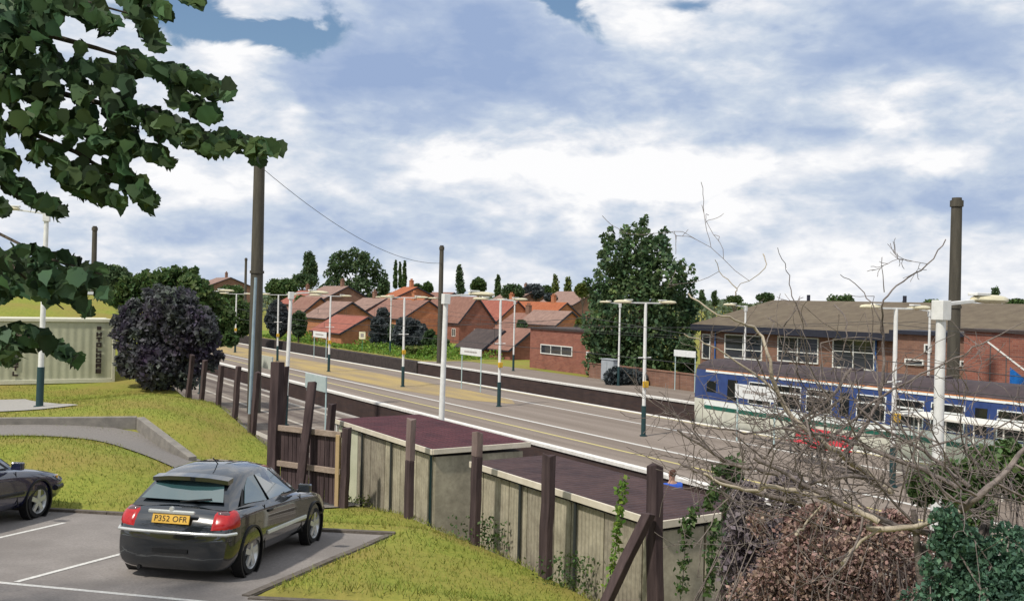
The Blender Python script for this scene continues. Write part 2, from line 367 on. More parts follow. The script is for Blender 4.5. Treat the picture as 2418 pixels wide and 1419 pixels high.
def ground_np(P):
    P = np.asarray(P, float)[:, :2]; out = np.empty(len(P))
    n = CA * P[:, 0] + SA * P[:, 1]; t = -SA * P[:, 0] + CA * P[:, 1]
    near = (n < 12) & (n > -45) & (t > -25) & (t < 110)
    z = np.full(len(P), 1.0)
    if near.any():
        Q = P[near]; z[near] = tps(np.linalg.norm(Q[:, None] - cp[None, :, :2], axis=2)) @ SOL[:len(cp)] + np.c_[np.ones(len(Q)), Q] @ SOL[len(cp):]
    fade = sstep(60, 105, t) + sstep(30, 44, -n) + sstep(10, 24, -t)
    z = z + (1.0 - z) * np.clip(fade, 0, 1)
    near2 = near & (P[:, 1] < 24)
    if near2.any():
        Q = P[near2]; pz = plane_z(Q[:, 0], Q[:, 1]); ins = in_poly(Q, LOT2); d = poly_dist(Q, LOT2)
        zz = z[near2]; k = sstep(0.0, 1.6, d); lawn = pz + 0.10 * sstep(0, .35, d)
        o = np.where(ins, pz - 0.035, lawn * (1 - k) + np.maximum(zz, lawn - .9) * k)
        o = np.where((Q[:, 1] < 9.5) & ~ins, zz, o)
        z[near2] = o
    z = z + (-0.03 - z) * sstep(8.85, 9.5, n)
    z = np.where(n > 9.55, -1.25, z)
    z = np.where(n > 37.0, -1.25 + 1.22 * sstep(37.0, 37.35, n), z)
    n0 = 45 + 12 * sstep(66, 84, t); z = np.where(n > 40, z - 3.47 * sstep(n0, n0 + 6, n) + 9.0 * sstep(160, 1200, n), z)
    return z
def gz(x, y): return float(ground_np([(x, y)])[0])
def at_ground(px, py, y0=8, y1=60):
    a, b = ray(px, py); Ys = np.linspace(y0, y1, 1500); P = np.c_[a * Ys, Ys]; h = ground_np(P); ii = np.nonzero(CAMZ + b * Ys <= h)[0]
    Y = Ys[ii[0]] if len(ii) else y1; return Vector((a * Y, Y, gz(a * Y, Y)))

def axis(*segs):
    o = []
    for a, b, s in segs: o += list(np.arange(a, b, s))
    o.append(segs[-1][1]); return np.array(o)
an = axis((-2500, -300, 400), (-300, -60, 40), (-60, -24, 4), (-24, 9.0, .3), (9.0, 9.6, .15), (9.6, 36, 3.3), (36.9, 37.45, .1), (38, 44, 3), (45, 66, 1.5), (66, 150, 12), (150, 400, 40), (400, 2600, 400))
at_ = axis((-2500, -300, 400), (-300, -60, 40), (-60, -8, 4), (-8, 48, .3), (48, 60, 3), (60, 92, 2), (92, 120, 4), (120, 300, 30), (300, 2700, 400))
NN, TT = np.meshgrid(an, at_, indexing='ij')
GP = np.c_[(CA * NN - SA * TT).ravel(), (SA * NN + CA * TT).ravel()]
GH = ground_np(GP)
nn, nt_ = NN.shape
ii = np.arange(nn * nt_).reshape(nn, nt_)
GF = np.stack([ii[:-1, :-1], ii[1:, :-1], ii[1:, 1:], ii[:-1, 1:]], -1).reshape(-1, 4)

GRASS = mat('grass_turf', (.145, .185, .03), rough=.95, var=.4, scale=9, bump=.5, bscale=40, spec=.1, col2=(.27, .27, .055), big=.7, bigcol=(.25, .19, .06), bigscale=.55)
mesh_np('ground', np.c_[GP, GH], GF, GRASS, smooth=True)['kind'] = 'structure'

ASPH = mat('worn_asphalt', (.20, .18, .17), rough=.9, scale=30, bump=.35, bscale=160, spec=.2, col2=(.31, .285, .265), big=.6, bigcol=(.16, .145, .135), bigscale=.9)
def drape(name, poly_fn, m, kind='structure'): ...
def sheet(name, pts, z, m, th=None, kind='structure'):
    b = MB()
    P = [Vector((p[0], p[1], z if z is not None else p[2])) for p in pts]
    b.quad(*P) if th is None else b.prism(P, (0, 0, th))
    o = b.build(name, m); o['kind'] = kind; return o
# car park: plane sheet cut to its outline
b = MB(); b.quad(*[Vector((p.x, p.y, plane_z(p.x, p.y))) for p in LOT]); b.build('car_park_surface', ASPH)['kind'] = 'structure'
# ground under the lot stays below it; the strip beyond the near edge is bank grass
KERB = mat('kerb_stone', (.075, .062, .052), rough=.9, scale=8, col2=(.15, .13, .11), bump=.3)
def kerb_line(pts, name='kerb', sink=0.0):
    b = MB()
    for p, q in zip(pts[:-1], pts[1:]):
        p, q = Vector(p), Vector(q); L_ = (q - p).length; k = max(1, int(L_ / .92)); d = (q - p).normalized(); nrm = Vector((-d.y, d.x, 0))
        for i in range(k):
            a, c = p.lerp(q, i / k), p.lerp(q, (i + 1) / k); a = a + d * .006; c = c - d * .006
            for v in (a, c): v.z = plane_z(v.x, v.y) - .055 - sink
            b.bar(a + nrm * .065, c + nrm * .065, .11, .22 + random.uniform(-.008, .008))
    o = b.build(name, KERB); o['kind'] = 'structure'; return o
kerb_line([LOT[4], LOT[3], LOT[2], LOT[1], LOT[0]], 'kerb')
kerb_line([LOT[6], LOT[5], LOT[4]], 'kerb', .035)

PAINT = mat('worn_white_paint', (.42, .41, .38), rough=.8, scale=25, col2=(.72, .71, .68), var=.2)
def lot_line(a, c, w, name='bay_line'):
    a, c = on_lot(*a), on_lot(*c); d = (c - a).normalized(); s = Vector((-d.y, d.x, 0)) * w / 2
    b = MB(); P = [a - s, c - s, c + s, a + s]; b.quad(*[Vector((p.x, p.y, plane_z(p.x, p.y) + .004)) for p in P])
    o = b.build(name, PAINT); o['kind'] = 'structure'; return o
lot_line((-60, 1369.5), (490, 1421), .09); o = lot_line((38, 1374), (330, 1296), .085); o.location.z = .002
lot_line((-40, 1278), (152, 1234), .085); 

# footpath from behind the mound down to the gate
PATHM = mat('path_asphalt', (.16, .15, .14), rough=.92, scale=22, col2=(.24, .22, .205), bump=.3, bscale=120, spec=.15)
ctl = [(-19, 23.5, 1.35), (-15.5, 24.5, 1.35), (-12.2, 25.5, 1.35), (-9.9, 25.6, 1.3), (-8.0, 24.1, 1.15), (-6.3, 22.8, .85), (-5.1, 22.1, .7), (-4.3, 22.3, .6), (-3.7, 23.4, .6)]
V = []; F = []; cpts = []
for i in range(len(ctl) - 1):
    for k in range(8):
        f = k / 8; p0 = ctl[max(i - 1, 0)]; p1 = ctl[i]; p2 = ctl[i + 1]; p3 = ctl[min(i + 2, len(ctl) - 1)]
        cpts.append([0.5 * ((2 * p1[j]) + (-p0[j] + p2[j]) * f + (2 * p0[j] - 5 * p1[j] + 4 * p2[j] - p3[j]) * f * f + (-p0[j] + 3 * p1[j] - 3 * p2[j] + p3[j]) * f ** 3) for j in range(3)])
cpts = np.array(cpts); dd = np.gradient(cpts[:, :2], axis=0); dd /= np.linalg.norm(dd, axis=1)[:, None]; nr = np.c_[-dd[:, 1], dd[:, 0]]
ws = np.linspace(-1, 1, 9)
PV = (cpts[:, None, :2] + nr[:, None, :] * (ws[None, :, None] * cpts[:, None, 2:3])).reshape(-1, 2)
PATH_CL = cpts
PZ = ground_np(PV) + .03; m_, k_ = len(cpts), 9; q = np.arange(m_ * k_).reshape(m_, k_)
mesh_np('footpath', np.c_[PV, PZ], np.stack([q[:-1, :-1], q[1:, :-1], q[1:, 1:], q[:-1, 1:]], -1).reshape(-1, 4), PATHM, smooth=True)['kind'] = 'structure'
# pale hardstanding left of the upper lawn
hp = [at_ground(-60, 975), at_ground(95, 968), at_ground(185, 958), at_ground(60, 944), at_ground(-60, 946)]
HV = []; nseg = 10
def ground_patch(name, poly, m, lift=.03, step=.35):
    xs = [p[0] for p in poly]; ys = [p[1] for p in poly]; gx = np.arange(min(xs), max(xs) + step, step); gy = np.arange(min(ys), max(ys) + step, step)
    bm = bmesh.new(); vs = [bm.verts.new((p[0], p[1], 0)) for p in poly]; bm.faces.new(vs)
    for v in gx[1:-1]: bmesh.ops.bisect_plane(bm, geom=bm.verts[:] + bm.edges[:] + bm.faces[:], plane_co=(v, 0, 0), plane_no=(1, 0, 0))
    for v in gy[1:-1]: bmesh.ops.bisect_plane(bm, geom=bm.verts[:] + bm.edges[:] + bm.faces[:], plane_co=(0, v, 0), plane_no=(0, 1, 0))
    z = ground_np([(v.co.x, v.co.y) for v in bm.verts])
    for v, h in zip(bm.verts, z): v.co.z = h + lift
    bmesh.ops.recalc_face_normals(bm, faces=bm.faces)
    me = bpy.data.meshes.new(name); bm.to_mesh(me); bm.free(); me.materials.append(m)
    if me.polygons[0].normal.z < 0: me.flip_normals()
    o = bpy.data.objects.new(name, me); COL.objects.link(o); o['kind'] = 'structure'; return o
ground_patch('hardstanding', [(p.x, p.y) for p in hp], mat('pale_tarmac', (.26, .25, .23), rough=.9, scale=12, col2=(.36, .34, .31)))

# low concrete wall with a wing that runs down beside the path
CONC = mat('weathered_concrete', (.15, .14, .125), rough=.9, scale=4, col2=(.25, .23, .2), bump=.3, bscale=30)
w0, w1, w2 = Vector((-19.5, 24.6, 0)), at_y(322, 985, 27.2), at_y(445, 1070, 24.6)
b = MB()
def wallseg(p, q, zt0, zt1, zb0, zb1, th=.22):
    d = Vector((q.x - p.x, q.y - p.y, 0)).normalized(); s = Vector((-d.y, d.x, 0)) * th
    b.add([Vector((p.x, p.y, zb0)), Vector((q.x, q.y, zb1)), Vector((q.x, q.y, zt1)), Vector((p.x, p.y, zt0)), Vector((p.x, p.y, zb0)) + s, Vector((q.x, q.y, zb1)) + s, Vector((q.x, q.y, zt1)) + s, Vector((p.x, p.y, zt0)) + s],
          [(0, 1, 2, 3), (5, 4, 7, 6), (3, 2, 6, 7), (0, 4, 5, 1), (0, 3, 7, 4), (1, 5, 6, 2)])
wallseg(w0, w1, 1.99, 1.99, 1.1, 1.1)
wallseg(w1 + Vector((.0, .0, 0)), w2, 1.985, 1.36, 1.1, .8)
wl = b.build('low_wall', CONC, bevel=.015); tag(wl, 'low grey concrete retaining wall between upper lawn and footpath', 'wall')

# ------------------------------------------------------------------ railway
def nt_box(b, n0, n1, t0, t1, z0, z1):
    b.prism([NT(n0, t0, z0), NT(n1, t0, z0), NT(n1, t1, z0), NT(n0, t1, z0)], (0, 0, z1 - z0)); return b
PLAT = mat('platform_asphalt', (.195, .162, .14), rough=.92, scale=14, col2=(.285, .24, .205), bump=.25, bscale=90, spec=.15, big=.6, bigcol=(.15, .122, .10), bigscale=1.0, bstretch=(1.3, .05, 1), brot=-AT)
DARKBRICK = brick_mat('platform_face_brick', (.05, .035, .035), (.07, .045, .04), (.06, .05, .045), 4)
COPE = mat('white_coping', (.55, .53, .5), rough=.8, scale=5, col2=(.78, .76, .72), var=.15)
SAND = mat('ochre_grit', (.32, .235, .10), rough=.95, scale=7, col2=(.44, .335, .15), bump=.4, bscale=60, spec=.1, big=.8, bigcol=(.25, .20, .14), bigscale=1.0, bstretch=(.9, .16, 1), brot=-AT)
PLAT2 = mat('near_platform_asphalt', (.15, .125, .108), rough=.92, scale=1.6, col2=(.27, .235, .2), bump=.25, bscale=90, spec=.15, big=.85, bigcol=(.085, .066, .06), bigscale=1.0, bstretch=(1.5, .05, 1), brot=-AT)
COPE2 = mat('plain_coping', (.24, .215, .19), rough=.85, scale=5, col2=(.36, .33, .3))
def platform(name, n0, n1, t0, t1, near_edge, far_edge, pm=None, cm=None):
    b = MB(); b.cur = 0
    a0 = n0 + (.32 if near_edge else 0); a1 = n1 - (.32 if far_edge else 0)
    e0 = n0 + (.06 if near_edge else 0); e1 = n1 - (.06 if far_edge else 0)
    b.cur = 1; nt_box(b, e0, e1, t0, t1, -1.3, -.10)
    b.cur = 0; nt_box(b, a0, a1, t0, t1, -.0995, 0.0)
    b.cur = 2
    for on, c0, c1 in ((near_edge, n0, a0), (far_edge, a1, n1)):
        if on:
            k = t0
            while k < t1 - .1:
                nt_box(b, c0, c1, k + .004, min(k + .9, t1) - .004, -.099, .012); k += .9
    o = b.build(name, [pm or PLAT, DARKBRICK, cm or COPE]); o['kind'] = 'structure'; return o
platform('near_platform', 9.35, 17.2, -30, 110, False, True, PLAT2, COPE2)
platform('island_platform', 20.4, 30.9, -30, 112, True, True)

platform('far_platform', 36.9, 41.6, -30, 77.0, True, False)
b = MB(); nt_box(b, 36.9, 37.5, 77.2, 290, -1.3, -.02); tag(b.build('retaining_wall', mat('sooty_wall', (.03, .024, .024), rough=.95, scale=3, col2=(.075, .058, .052), bump=.4)), 'dark low retaining wall below the grass verge, beyond the far platform ramp', 'wall')
def ground_strip(name, n0, n1, t0, t1, m, lift):
    ns = np.linspace(n0, n1, 14); ts = np.linspace(t0, t1, 50); A_, B_ = np.meshgrid(ns, ts, indexing='ij'); P = np.c_[(CA * A_ - SA * B_).ravel(), (SA * A_ + CA * B_).ravel()]; q = np.arange(14 * 50).reshape(14, 50)
    mesh_np(name, np.c_[P, ground_np(P) + lift], np.stack([q[:-1, :-1], q[1:, :-1], q[1:, 1:], q[:-1, 1:]], -1).reshape(-1, 4), m, smooth=True)['kind'] = 'structure'
def strip(name, n0, n1, t0, t1, m, z=.004):
    o = sheet(name, [NT(n0, t0), NT(n1, t0), NT(n1, t1), NT(n0, t1)], z, m); return o
PALE = mat('pale_slab_line', (.30, .27, .23), rough=.9, scale=6, col2=(.42, .38, .33))
strip('slab_line', 16.1, 16.35, -30, 110, PALE); strip('slab_line', 13.9, 14.1, 24, 110, PALE); strip('slab_line', 11.4, 11.75, 24, 110, PALE)
YEL = mat('worn_yellow_paint', (.42, .36, .12), rough=.85, scale=20, col2=(.62, .54, .24))
ground_strip('verge_grass', 38.6, 56, 79, 150, mat('verge_turf', (.1, .17, .02), rough=.95, scale=1.2, col2=(.2, .27, .04), bump=.5, bscale=20, spec=.1, big=.4, bigcol=(.2, .2, .05)), .02)
ground_strip('dry_verge', 37.5, 38.6, 77.3, 200, mat('dry_verge_turf', (.24, .22, .06), rough=.95, scale=2, col2=(.33, .28, .1), bump=.4, spec=.1), .03)
strip('platform_line', 22.2, 22.33, -30, 112, YEL); strip('platform_line', 23.72, 23.9, -30, 112, PAINT)
strip('platform_line', 28.0, 28.14, -30, 54, PAINT); strip('platform_line', 30.45, 30.55, -30, 112, YEL)
sheet('grit_strip', [NT(24.3, 108), NT(24.3, 62), NT(24.5, 53), NT(25.6, 47.0), NT(27.0, 44.5), NT(28.0, 46.5), NT(28.3, 52), NT(28.5, 108)], .006, SAND)
BALL = mat('dark_ballast', (.035, .025, .026), rough=.95, scale=9, col2=(.095, .07, .062), bump=.9, bscale=22, spec=.1)
sheet('track_ballast', [NT(17.0, -40), NT(20.6, -40), NT(20.6, 300), NT(17.0, 300)], -1.2, BALL, th=.1)
sheet('track_ballast', [NT(30.7, -40), NT(36.6, -40), NT(36.6, 300), NT(30.7, 300)], -1.2, BALL, th=.1)
RAIL = mat('rail_steel', (.16, .1, .075), rough=.55, scale=6, metal=.4, col2=(.24, .17, .13)); SLP = mat('sleeper_concrete', (.1, .085, .075), scale=3, col2=(.17, .14, .12), rough=.9)
for nc, lab in ((18.8, 'rails in the cutting between near platform and white edged island platform'), (32.5, 'rails next to the far edge of the island platform'), (35.15, 'rails beside the far platform edge and grass verge')):
    t = empty('railway_track', NT(nc, 0, -1.1), YAW, lab, 'track', 'railway tracks between the platforms')
    for s in (-1, 1):
        b = MB(); b.box((s * .75, 110, .11), (.13, 290, .03)); b.box((s * .75, 110, .165), (.03, 290, .08)); b.box((s * .75, 110, .22), (.07, 290, .035)); b.build('rail', RAIL, t)
    b = MB()
    for k in range(-34, 240): b.box((0, k * .7, .045), (2.5, .25, .1))
    tag(b.build('sleepers', SLP, t), kind='stuff')
# ------------------------------------------------------------------ station lamps
WHITE = mat('white_lamp_paint', (.62, .62, .6), rough=.5, scale=5, col2=(.8, .8, .78)); DGREEN = mat('dark_green_paint', (.012, .04, .045), rough=.5, scale=5, col2=(.02, .055, .06))
LANT = mat('lantern_plastic', (.55, .5, .34), rough=.4, scale=4, col2=(.68, .63, .45)); YBOX = mat('yellow_box_paint', (.6, .36, .03), rough=.5)
def lantern(parent, x0, z, s, name='lantern'):
    b = MB(); L_ = .88
    prof = [(0, .05, .03), (.08, .1, .055), (.3, .14, .075), (.6, .13, .075), (.8, .09, .055), (.88, .03, .02)]
    o = 0; ring = []
    for (d, w, h) in prof:
        for k in range(10):
            a = 2 * math.pi * k / 10; b.v.append((s * (x0 + d), w * math.cos(a), z + h * math.sin(a) * (1.15 if math.sin(a) > 0 else .75)))
    for i in range(len(prof) - 1):
        for k in range(10):
            k2 = (k + 1) % 10; b.f.append([i * 10 + k, i * 10 + k2, i * 10 + 10 + k2, i * 10 + 10 + k]); b.mi.append(0)
    b.f.append(list(range(10))); b.mi.append(0); b.f.append(list(range(50, 60))); b.mi.append(0)
    l = b.build(name, LANT, parent, smooth=60)
    MB().box((s * (x0 + .16), 0, z + .085), (.34, .17, .05)).build('lamp_housing', WHITE, l, bevel=.01)
    return l
def lamp_proto(kind, H, r, base=True):
    t = empty('platform_lamp', (0, 0, 0))
    MB().tube([(0, 0, 1.2 if base else -.1), (0, 0, H)], [r, r * .8], 12).build('pole', WHITE, t, smooth=40)
    if base:
        b = MB(); b.tube([(0, 0, -.02), (0, 0, 1.24)], r * 1.28, 12); b.tube([(0, 0, -.02), (0, 0, .05)], r * 2.0, 12); b.build('pole_base', DGREEN, t, smooth=40)
    if kind == 'double':
        MB().bar((-.85, 0, H + .0), (.85, 0, H + .0), .06, .055).build('crossarm', WHITE, t, bevel=.008)
        lantern(t, .72, H + .03, 1); lantern(t, .72, H + .03, -1)
        MB().tube([(-.32, 0, 3.2), (.32, 0, 3.2)], .022, 8).build('ladder_bar', WHITE, t)
        MB().box((-.03, -.13, 2.12), (.2, .16, .26)).build('control_box', YBOX, t, bevel=.015)
    else:
        s = 1 if kind == 'right' else -1
        b = MB(); b.bar((-.08 * s, 0, H - .02), (.85 * s, 0, H + .06), .06, .055); b.box((0, 0, H - .1), (r * 2.3, r * 2.3, .3)); b.build('bracket_arm', WHITE, t, bevel=.008)
        lantern(t, .76, H + .08, s)
    return t
def place(proto, used, p, label, group, rz=YAW, tilt=0.0):
    o = proto if not used else copy_tree(proto)
    o.location = p; o.rotation_euler = (0, R(tilt), rz); tag(o, label, 'lamp', group); return o
dbl = lamp_proto('double', 5.42, .075)
PXT = lambda x, y, n: to_nt(at_n(x, y, n))[1]
isl = [(PXT(2108, 1110, 25.55), 'double headed platform lamp on the island, in front of the train coach'), (PXT(1519, 1033, 25.55), 'double headed lamp on the island left of the train, before the big tree'), (PXT(1178, 958, 25.55), 'double headed lamp on the island in front of the brick window building'),
       (PXT(951, 910, 25.55), 'double headed island lamp standing on the ochre strip, before the orange hipped roof'), (PXT(776, 873, 25.55), 'double headed island lamp before the gabled houses, right of the single arm lamp'), (PXT(655, 848, 25.55), 'double headed island lamp just right of the tall dark mast'),
       (PXT(555, 832, 25.55), 'double headed island lamp just left of the tall dark mast'), (108.5, 'farthest double headed lamp, near the left end of the island')]
for i, (t, l) in enumerate(isl): place(dbl, i, NT(25.55, t), l, 'double headed lamps along the island platform', tilt=random.uniform(-.5, .6))
lft = lamp_proto('left', 5.35, .065)
far = [(29.0, 'single arm lamp on the far platform behind the train, rightmost of its row'), (PXT(1756, 940, 39.5), 'single arm lamp in front of the long building, behind the train roof'), (PXT(1460, 905, 39.5), 'single arm lamp standing before the big leafy tree'), (PXT(1212, 873, 39.5), 'single arm lamp before the brick wall with white window'), (77.2, 'single arm lamp by the end of the far platform, close to the two storey house'), (PXT(921, 828, 39.5), 'single arm lamp on the verge in front of dark bushes')]
for i, (t, l) in enumerate(far): place(lft, i, NT(39.5, t, 0), l, 'single arm lamps along the far platform')
rgt = lamp_proto('right', 5.5, .088)
near = [(PXT(2202, 1560, 13.3), 'thick white lamp pole nearest the camera, in front of the train at right'), (PXT(1037, 1140, 13.3), 'thick white lamp pole with single arm rising behind the shed roof'), (PXT(672, 1003, 13.3), 'white single arm lamp behind the timber posts, beside the blue grey sign'), (PXT(474, 927, 13.3), 'white single arm lamp at far left end of post row, beside purple shrub')]
for i, (t, l) in enumerate(near): place(rgt, i, NT(13.3, t, 0), l, 'single arm lamps along the near platform', tilt=(.2, .9, 1.6, .4)[i])
# car park lamp, left
b0 = at_y(93, 966, 30.5); b0.z = gz(b0.x, b0.y)
yl = lamp_proto('left', 5.95, .085); yl.name = 'yard_lamp'; yl.location = b0; yl.rotation_euler = (0, R(.8), R(14)); tag(yl, 'white lamp post with dark green base in front of the cream container', 'lamp')

# ------------------------------------------------------------------ masts
MAST = mat('mast_steel', (.045, .04, .03), rough=.75, scale=5, col2=(.095, .085, .065), stretch=(1, 1, .15))
def mast(p, H, r, label, tilt=.4):
    t = empty('overhead_line_mast', p, YAW, label, 'mast', 'tall masts of the overhead line'); t.rotation_euler = (0, R(tilt), YAW)
    MB().tube([(0, 0, -.3), (0, 0, H * .55), (0, 0, H)], [r * 1.12, r, r * .88], 16).build('shaft', MAST, t, smooth=40)
    b = MB(); b.tube([(0, 0, H - .28), (0, 0, H - .02)], r * 1.1, 16); b.tube([(0, 0, H - .02), (0, 0, H + .1)], r * .8, 12); b.build('mast_cap', MAST, t, smooth=40)
    MB().tube([(0, 0, H * .55 - .06), (0, 0, H * .55 + .06)], r * 1.16, 16).build('band', MAST, t, smooth=40)
    return t
MASTS = [mast(NT(13.4, PXT(599, 985, 13.4)), 11.7, .28, 'thick dark mast standing behind the timber posts, taller than everything near it', 0), mast(NT(13.2, PXT(217, 840, 13.2)), 10.9, .23, 'dark mast rising above the tree line at left', 0),
         mast(NT(38.0, PXT(2247, 1020, 38.0)), 10.1, .25, 'thick dark mast in front of the long building at right', 0), mast(NT(38.0, PXT(1037, 856, 38.0)), 9.8, .2, 'slim dark mast beside the two storey brick house', 0), mast(NT(38.0, PXT(577, 790, 38.0)), 10.2, .18, 'small far mast just left of the thick mast', 0)]
WIRE = mat('dark_wire', (.05, .05, .05), rough=.6)
def sag(p, q, s, n=24): return [Vector(p).lerp(Vector(q), i / n) - Vector((0, 0, 4 * s * (i / n) * (1 - i / n))) for i in range(n + 1)]
def wire_thing(name, lists, label, cat, group=None, r=.012):
    b = MB()
    for l in lists: b.tube(l, r, 4, cap=False)
    return tag(b.build(name, WIRE), label, cat, group)
wire_thing('head_span_wire', [sag(NT(13.4, PXT(599, 985, 13.4), 11.3), NT(38, PXT(1037, 856, 38.0), 8.4), 1.2)], 'thin wire sagging from the thick mast down to the slim mast', 'wire', r=.016)
for nc, l in ((18.8, 'overhead wires hanging above the rails nearest the fence'), (32.5, 'overhead wires above the coach and the island edge'), (35.15, 'overhead wires above the rails along the far platform')):
    ls = []
    for a, c in ((-20, 26.5), (26.5, 75.2), (75.2, 133), (133, 190)):
        ls.append(sag(NT(nc, a, 3.75), NT(nc, c, 3.75), .05)); ls.append(sag(NT(nc, a, 4.9), NT(nc, c, 4.9), .9))
        for k in range(1, 8):
            f = k / 8; ls.append([NT(nc, a + (c - a) * f, 3.75 - 4 * .05 * f * (1 - f)), NT(nc, a + (c - a) * f, 4.9 - 3.6 * f * (1 - f))])
    wire_thing('overhead_wire', ls, l, 'wire', 'overhead wires along the tracks', r=.009)

# ------------------------------------------------------------------ signs
SIGNW = mat('sign_white', (.62, .64, .64), rough=.5, scale=6, col2=(.76, .77, .76)); SIGNB = mat('sign_back_grey', (.36, .45, .45), rough=.6, scale=4, col2=(.46, .53, .52)); POSTG = mat('pale_sign_post', (.34, .46, .47), rough=.5, scale=4, col2=(.45, .56, .56))
INK = mat('sign_ink', (.3, .27, .25), rough=.6)
def nameboard(p, w, h, ztop, rz, label, panel, marks=False, group='nameboards on two posts'):
    t = empty('station_nameboard', p, rz, label, 'sign', group)
    bo = MB().box((0, 0, ztop - h / 2), (w, .04, h)).build('board', panel, t, bevel=.006)
    if marks:
        b = MB(); rr = random.Random(3); x = -w * .3
        while x < w * .3:
            ww = rr.uniform(.05, .11); b.box((x + ww / 2, -.026, ztop - h / 2), (ww, .006, h * .2)); x += ww + .035
        b.build('lettering', INK, bo)
    for s in (-1, 1): MB().tube([(s * w * .46, .05, -.02), (s * w * .46, .05, ztop)], .032, 8).build('post', POSTG, t)
    return t
def board_from(pl, pr, n, ybase, h, label, panel, marks=False, rz=None):
    a = at_n(pl[0], pl[1], n); c = at_n(pr[0], pr[1], n); m = (a + c) / 2; w = (c - a).length
    return nameboard(Vector((m.x, m.y, 0)), w, h, (a.z + c.z) / 2, rz if rz is not None else math.atan2(c.y - a.y, c.x - a.x), label, panel, marks)
board_from((1088, 822), (1137, 823), 28.4, 0, .42, 'white nameboard on two posts on the island, before the two storey house', SIGNW, True)
board_from((740, 782), (771, 784), 29.6, 0, .5, 'small distant white nameboard on two posts before the bright green verge', SIGNW, True)
board_from((1737, 902), (1832, 920), 28.2, 0, .55, 'white nameboard on two posts in front of the blue coach', SIGNW, True)
board_from((1592, 827), (1643, 828), 41.2, 0, .4, 'white topped sign frame on two posts beside the big tree, left of the coach', SIGNW)
board_from((722, 881), (770, 889), 14.2, 0, .62, 'back of a blue grey nameboard on two posts behind the timber gate', SIGNB)
board_from((599, 834), (643, 843), 14.6, 0, .62, 'back of a pale grey nameboard beside the thick mast', mat('pale_sign_back', (.46, .48, .43), rough=.6, scale=4, col2=(.56, .57, .5)))
def small_sign(p, ztop, w, h, label, m, pm):
    t = empty('small_sign', p, R(-20), label, 'sign', 'small square signs on single posts'); bo = MB().box((0, -.03, ztop - h / 2), (w, .03, h)).build('plate', m, t, bevel=.005)
    MB().box((0, -.05, ztop - h / 2), (w * .5, .006, h * .5)).build('symbol', INK, bo); MB().tube([(0, 0, -.02), (0, 0, ztop)], .03, 8).build('post', pm, t); return t
small_sign(NT(38.2, 92.5, -.02), 2.0, .7, .75, 'small square pale sign on a green post standing on the far verge', mat('cream_sign', (.7, .66, .45), rough=.6), mat('green_post', (.02, .2, .12), rough=.5))
small_sign(NT(28.6, 115, -.02), 2.0, .8, .7, 'small square white sign at the far left end of the island', SIGNW, POSTG)

# slim pale post on the lawn in front of the thick mast
p = at_ground(588, 1021); t = empty('slim_post', p, 0, 'tall slim blue grey pole planted in the lawn in front of the thick mast', 'pole')
top = at_y(604, 655, p.y)
MB().tube([(0, 0, -.2), tuple((top - p) * .12)], .06, 10).build('pole_foot', mat('rusty_foot', (.1, .08, .07), rough=.8), t, smooth=40)
MB().tube([tuple((top - p) * .12), tuple(top - p)], [.055, .045], 10).build('shaft', mat('blue_grey_paint', (.2, .27, .33), rough=.5, scale=4, col2=(.3, .38, .43)), t, smooth=40)

# ------------------------------------------------------------------ timber fence posts
TIMB = mat('old_sleeper_timber', (.03, .021, .023), rough=.95, scale=5, col2=(.105, .075, .075), bump=.7, bscale=12, stretch=(1, 1, .12), spec=.15)
TIMBL = mat('lit_timber', (.14, .10, .095), rough=.95, scale=6, col2=(.24, .185, .17), bump=.7, bscale=12, stretch=(1, 1, .15), spec=.15)  # paler timber colour standing in for light on the post tops
def post(top, foot, w, d, label, m=TIMB, tip=None, rz=YAW, group='upright timber posts of the old sleeper fence'):
    t = empty('timber_post', foot, 0, label, 'post', group); v = top - foot; b = MB()
    N_ = 7; hw = w / 2; rr = random.Random(label); prev = []
    ax = Vector((math.cos(rz), math.sin(rz), 0)); ay = Vector((-math.sin(rz), math.cos(rz), 0))
    def col(z0, z1, nseg):
        bb = MB()
        for i in range(nseg + 1):
            f = z0 + (z1 - z0) * i / nseg; c = v * f + Vector((rr.uniform(-.008, .008), rr.uniform(-.008, .008), 0))
            for sx, sy in ((-1, -1), (1, -1), (1, 1), (-1, 1)): bb.v.append(tuple(c + ay * (sx * hw * rr.uniform(.94, 1.03)) + ax * (sy * d / 2 * rr.uniform(.94, 1.03)) + (Vector((0, 0, rr.uniform(-.03, .03))) if i == nseg and z1 == 1 else Vector())))
        for i in range(nseg):
            for k in range(4):
                k2 = (k + 1) % 4; bb.f.append([i * 4 + k, i * 4 + k2, i * 4 + 4 + k2, i * 4 + 4 + k]); bb.mi.append(0)
        bb.f.append([0, 1, 2, 3]); bb.mi.append(0); q = nseg * 4; bb.f.append([q, q + 1, q + 2, q + 3]); bb.mi.append(0); return bb
    sp = -.35 / v.length
    if tip: col(sp, 1 - tip, 5).build('shaft', m, t, bevel=.012); col(1 - tip, 1, 2).build('lit_top', TIMBL, t, bevel=.012)
    else: col(sp, 1, 6).build('shaft', m, t, bevel=.012)
    return t
def fpost(px0, py0, px1, py1, n, w, label, tip=None, m=TIMB, d=.13):
    foot = at_n(px1, py1, n); top = at_n(px0, py0, n); g = gz(foot.x, foot.y)
    if foot.z > g: foot = foot + (foot - top) * ((foot.z - g) / max(.1, top.z - foot.z))
    return post(top, foot, w, d, label, m, tip)
fpost(455, 838, 443, 940, 8.8, .30, 'leaning dark timber post touching the purple shrub, leftmost of the row')
fpost(485, 850, 475, 948, 8.8, .30, 'second leaning dark timber post right of the purple shrub')
fpost(523, 862, 515, 962, 8.8, .30, 'third leaning dark timber post counting from the purple shrub')
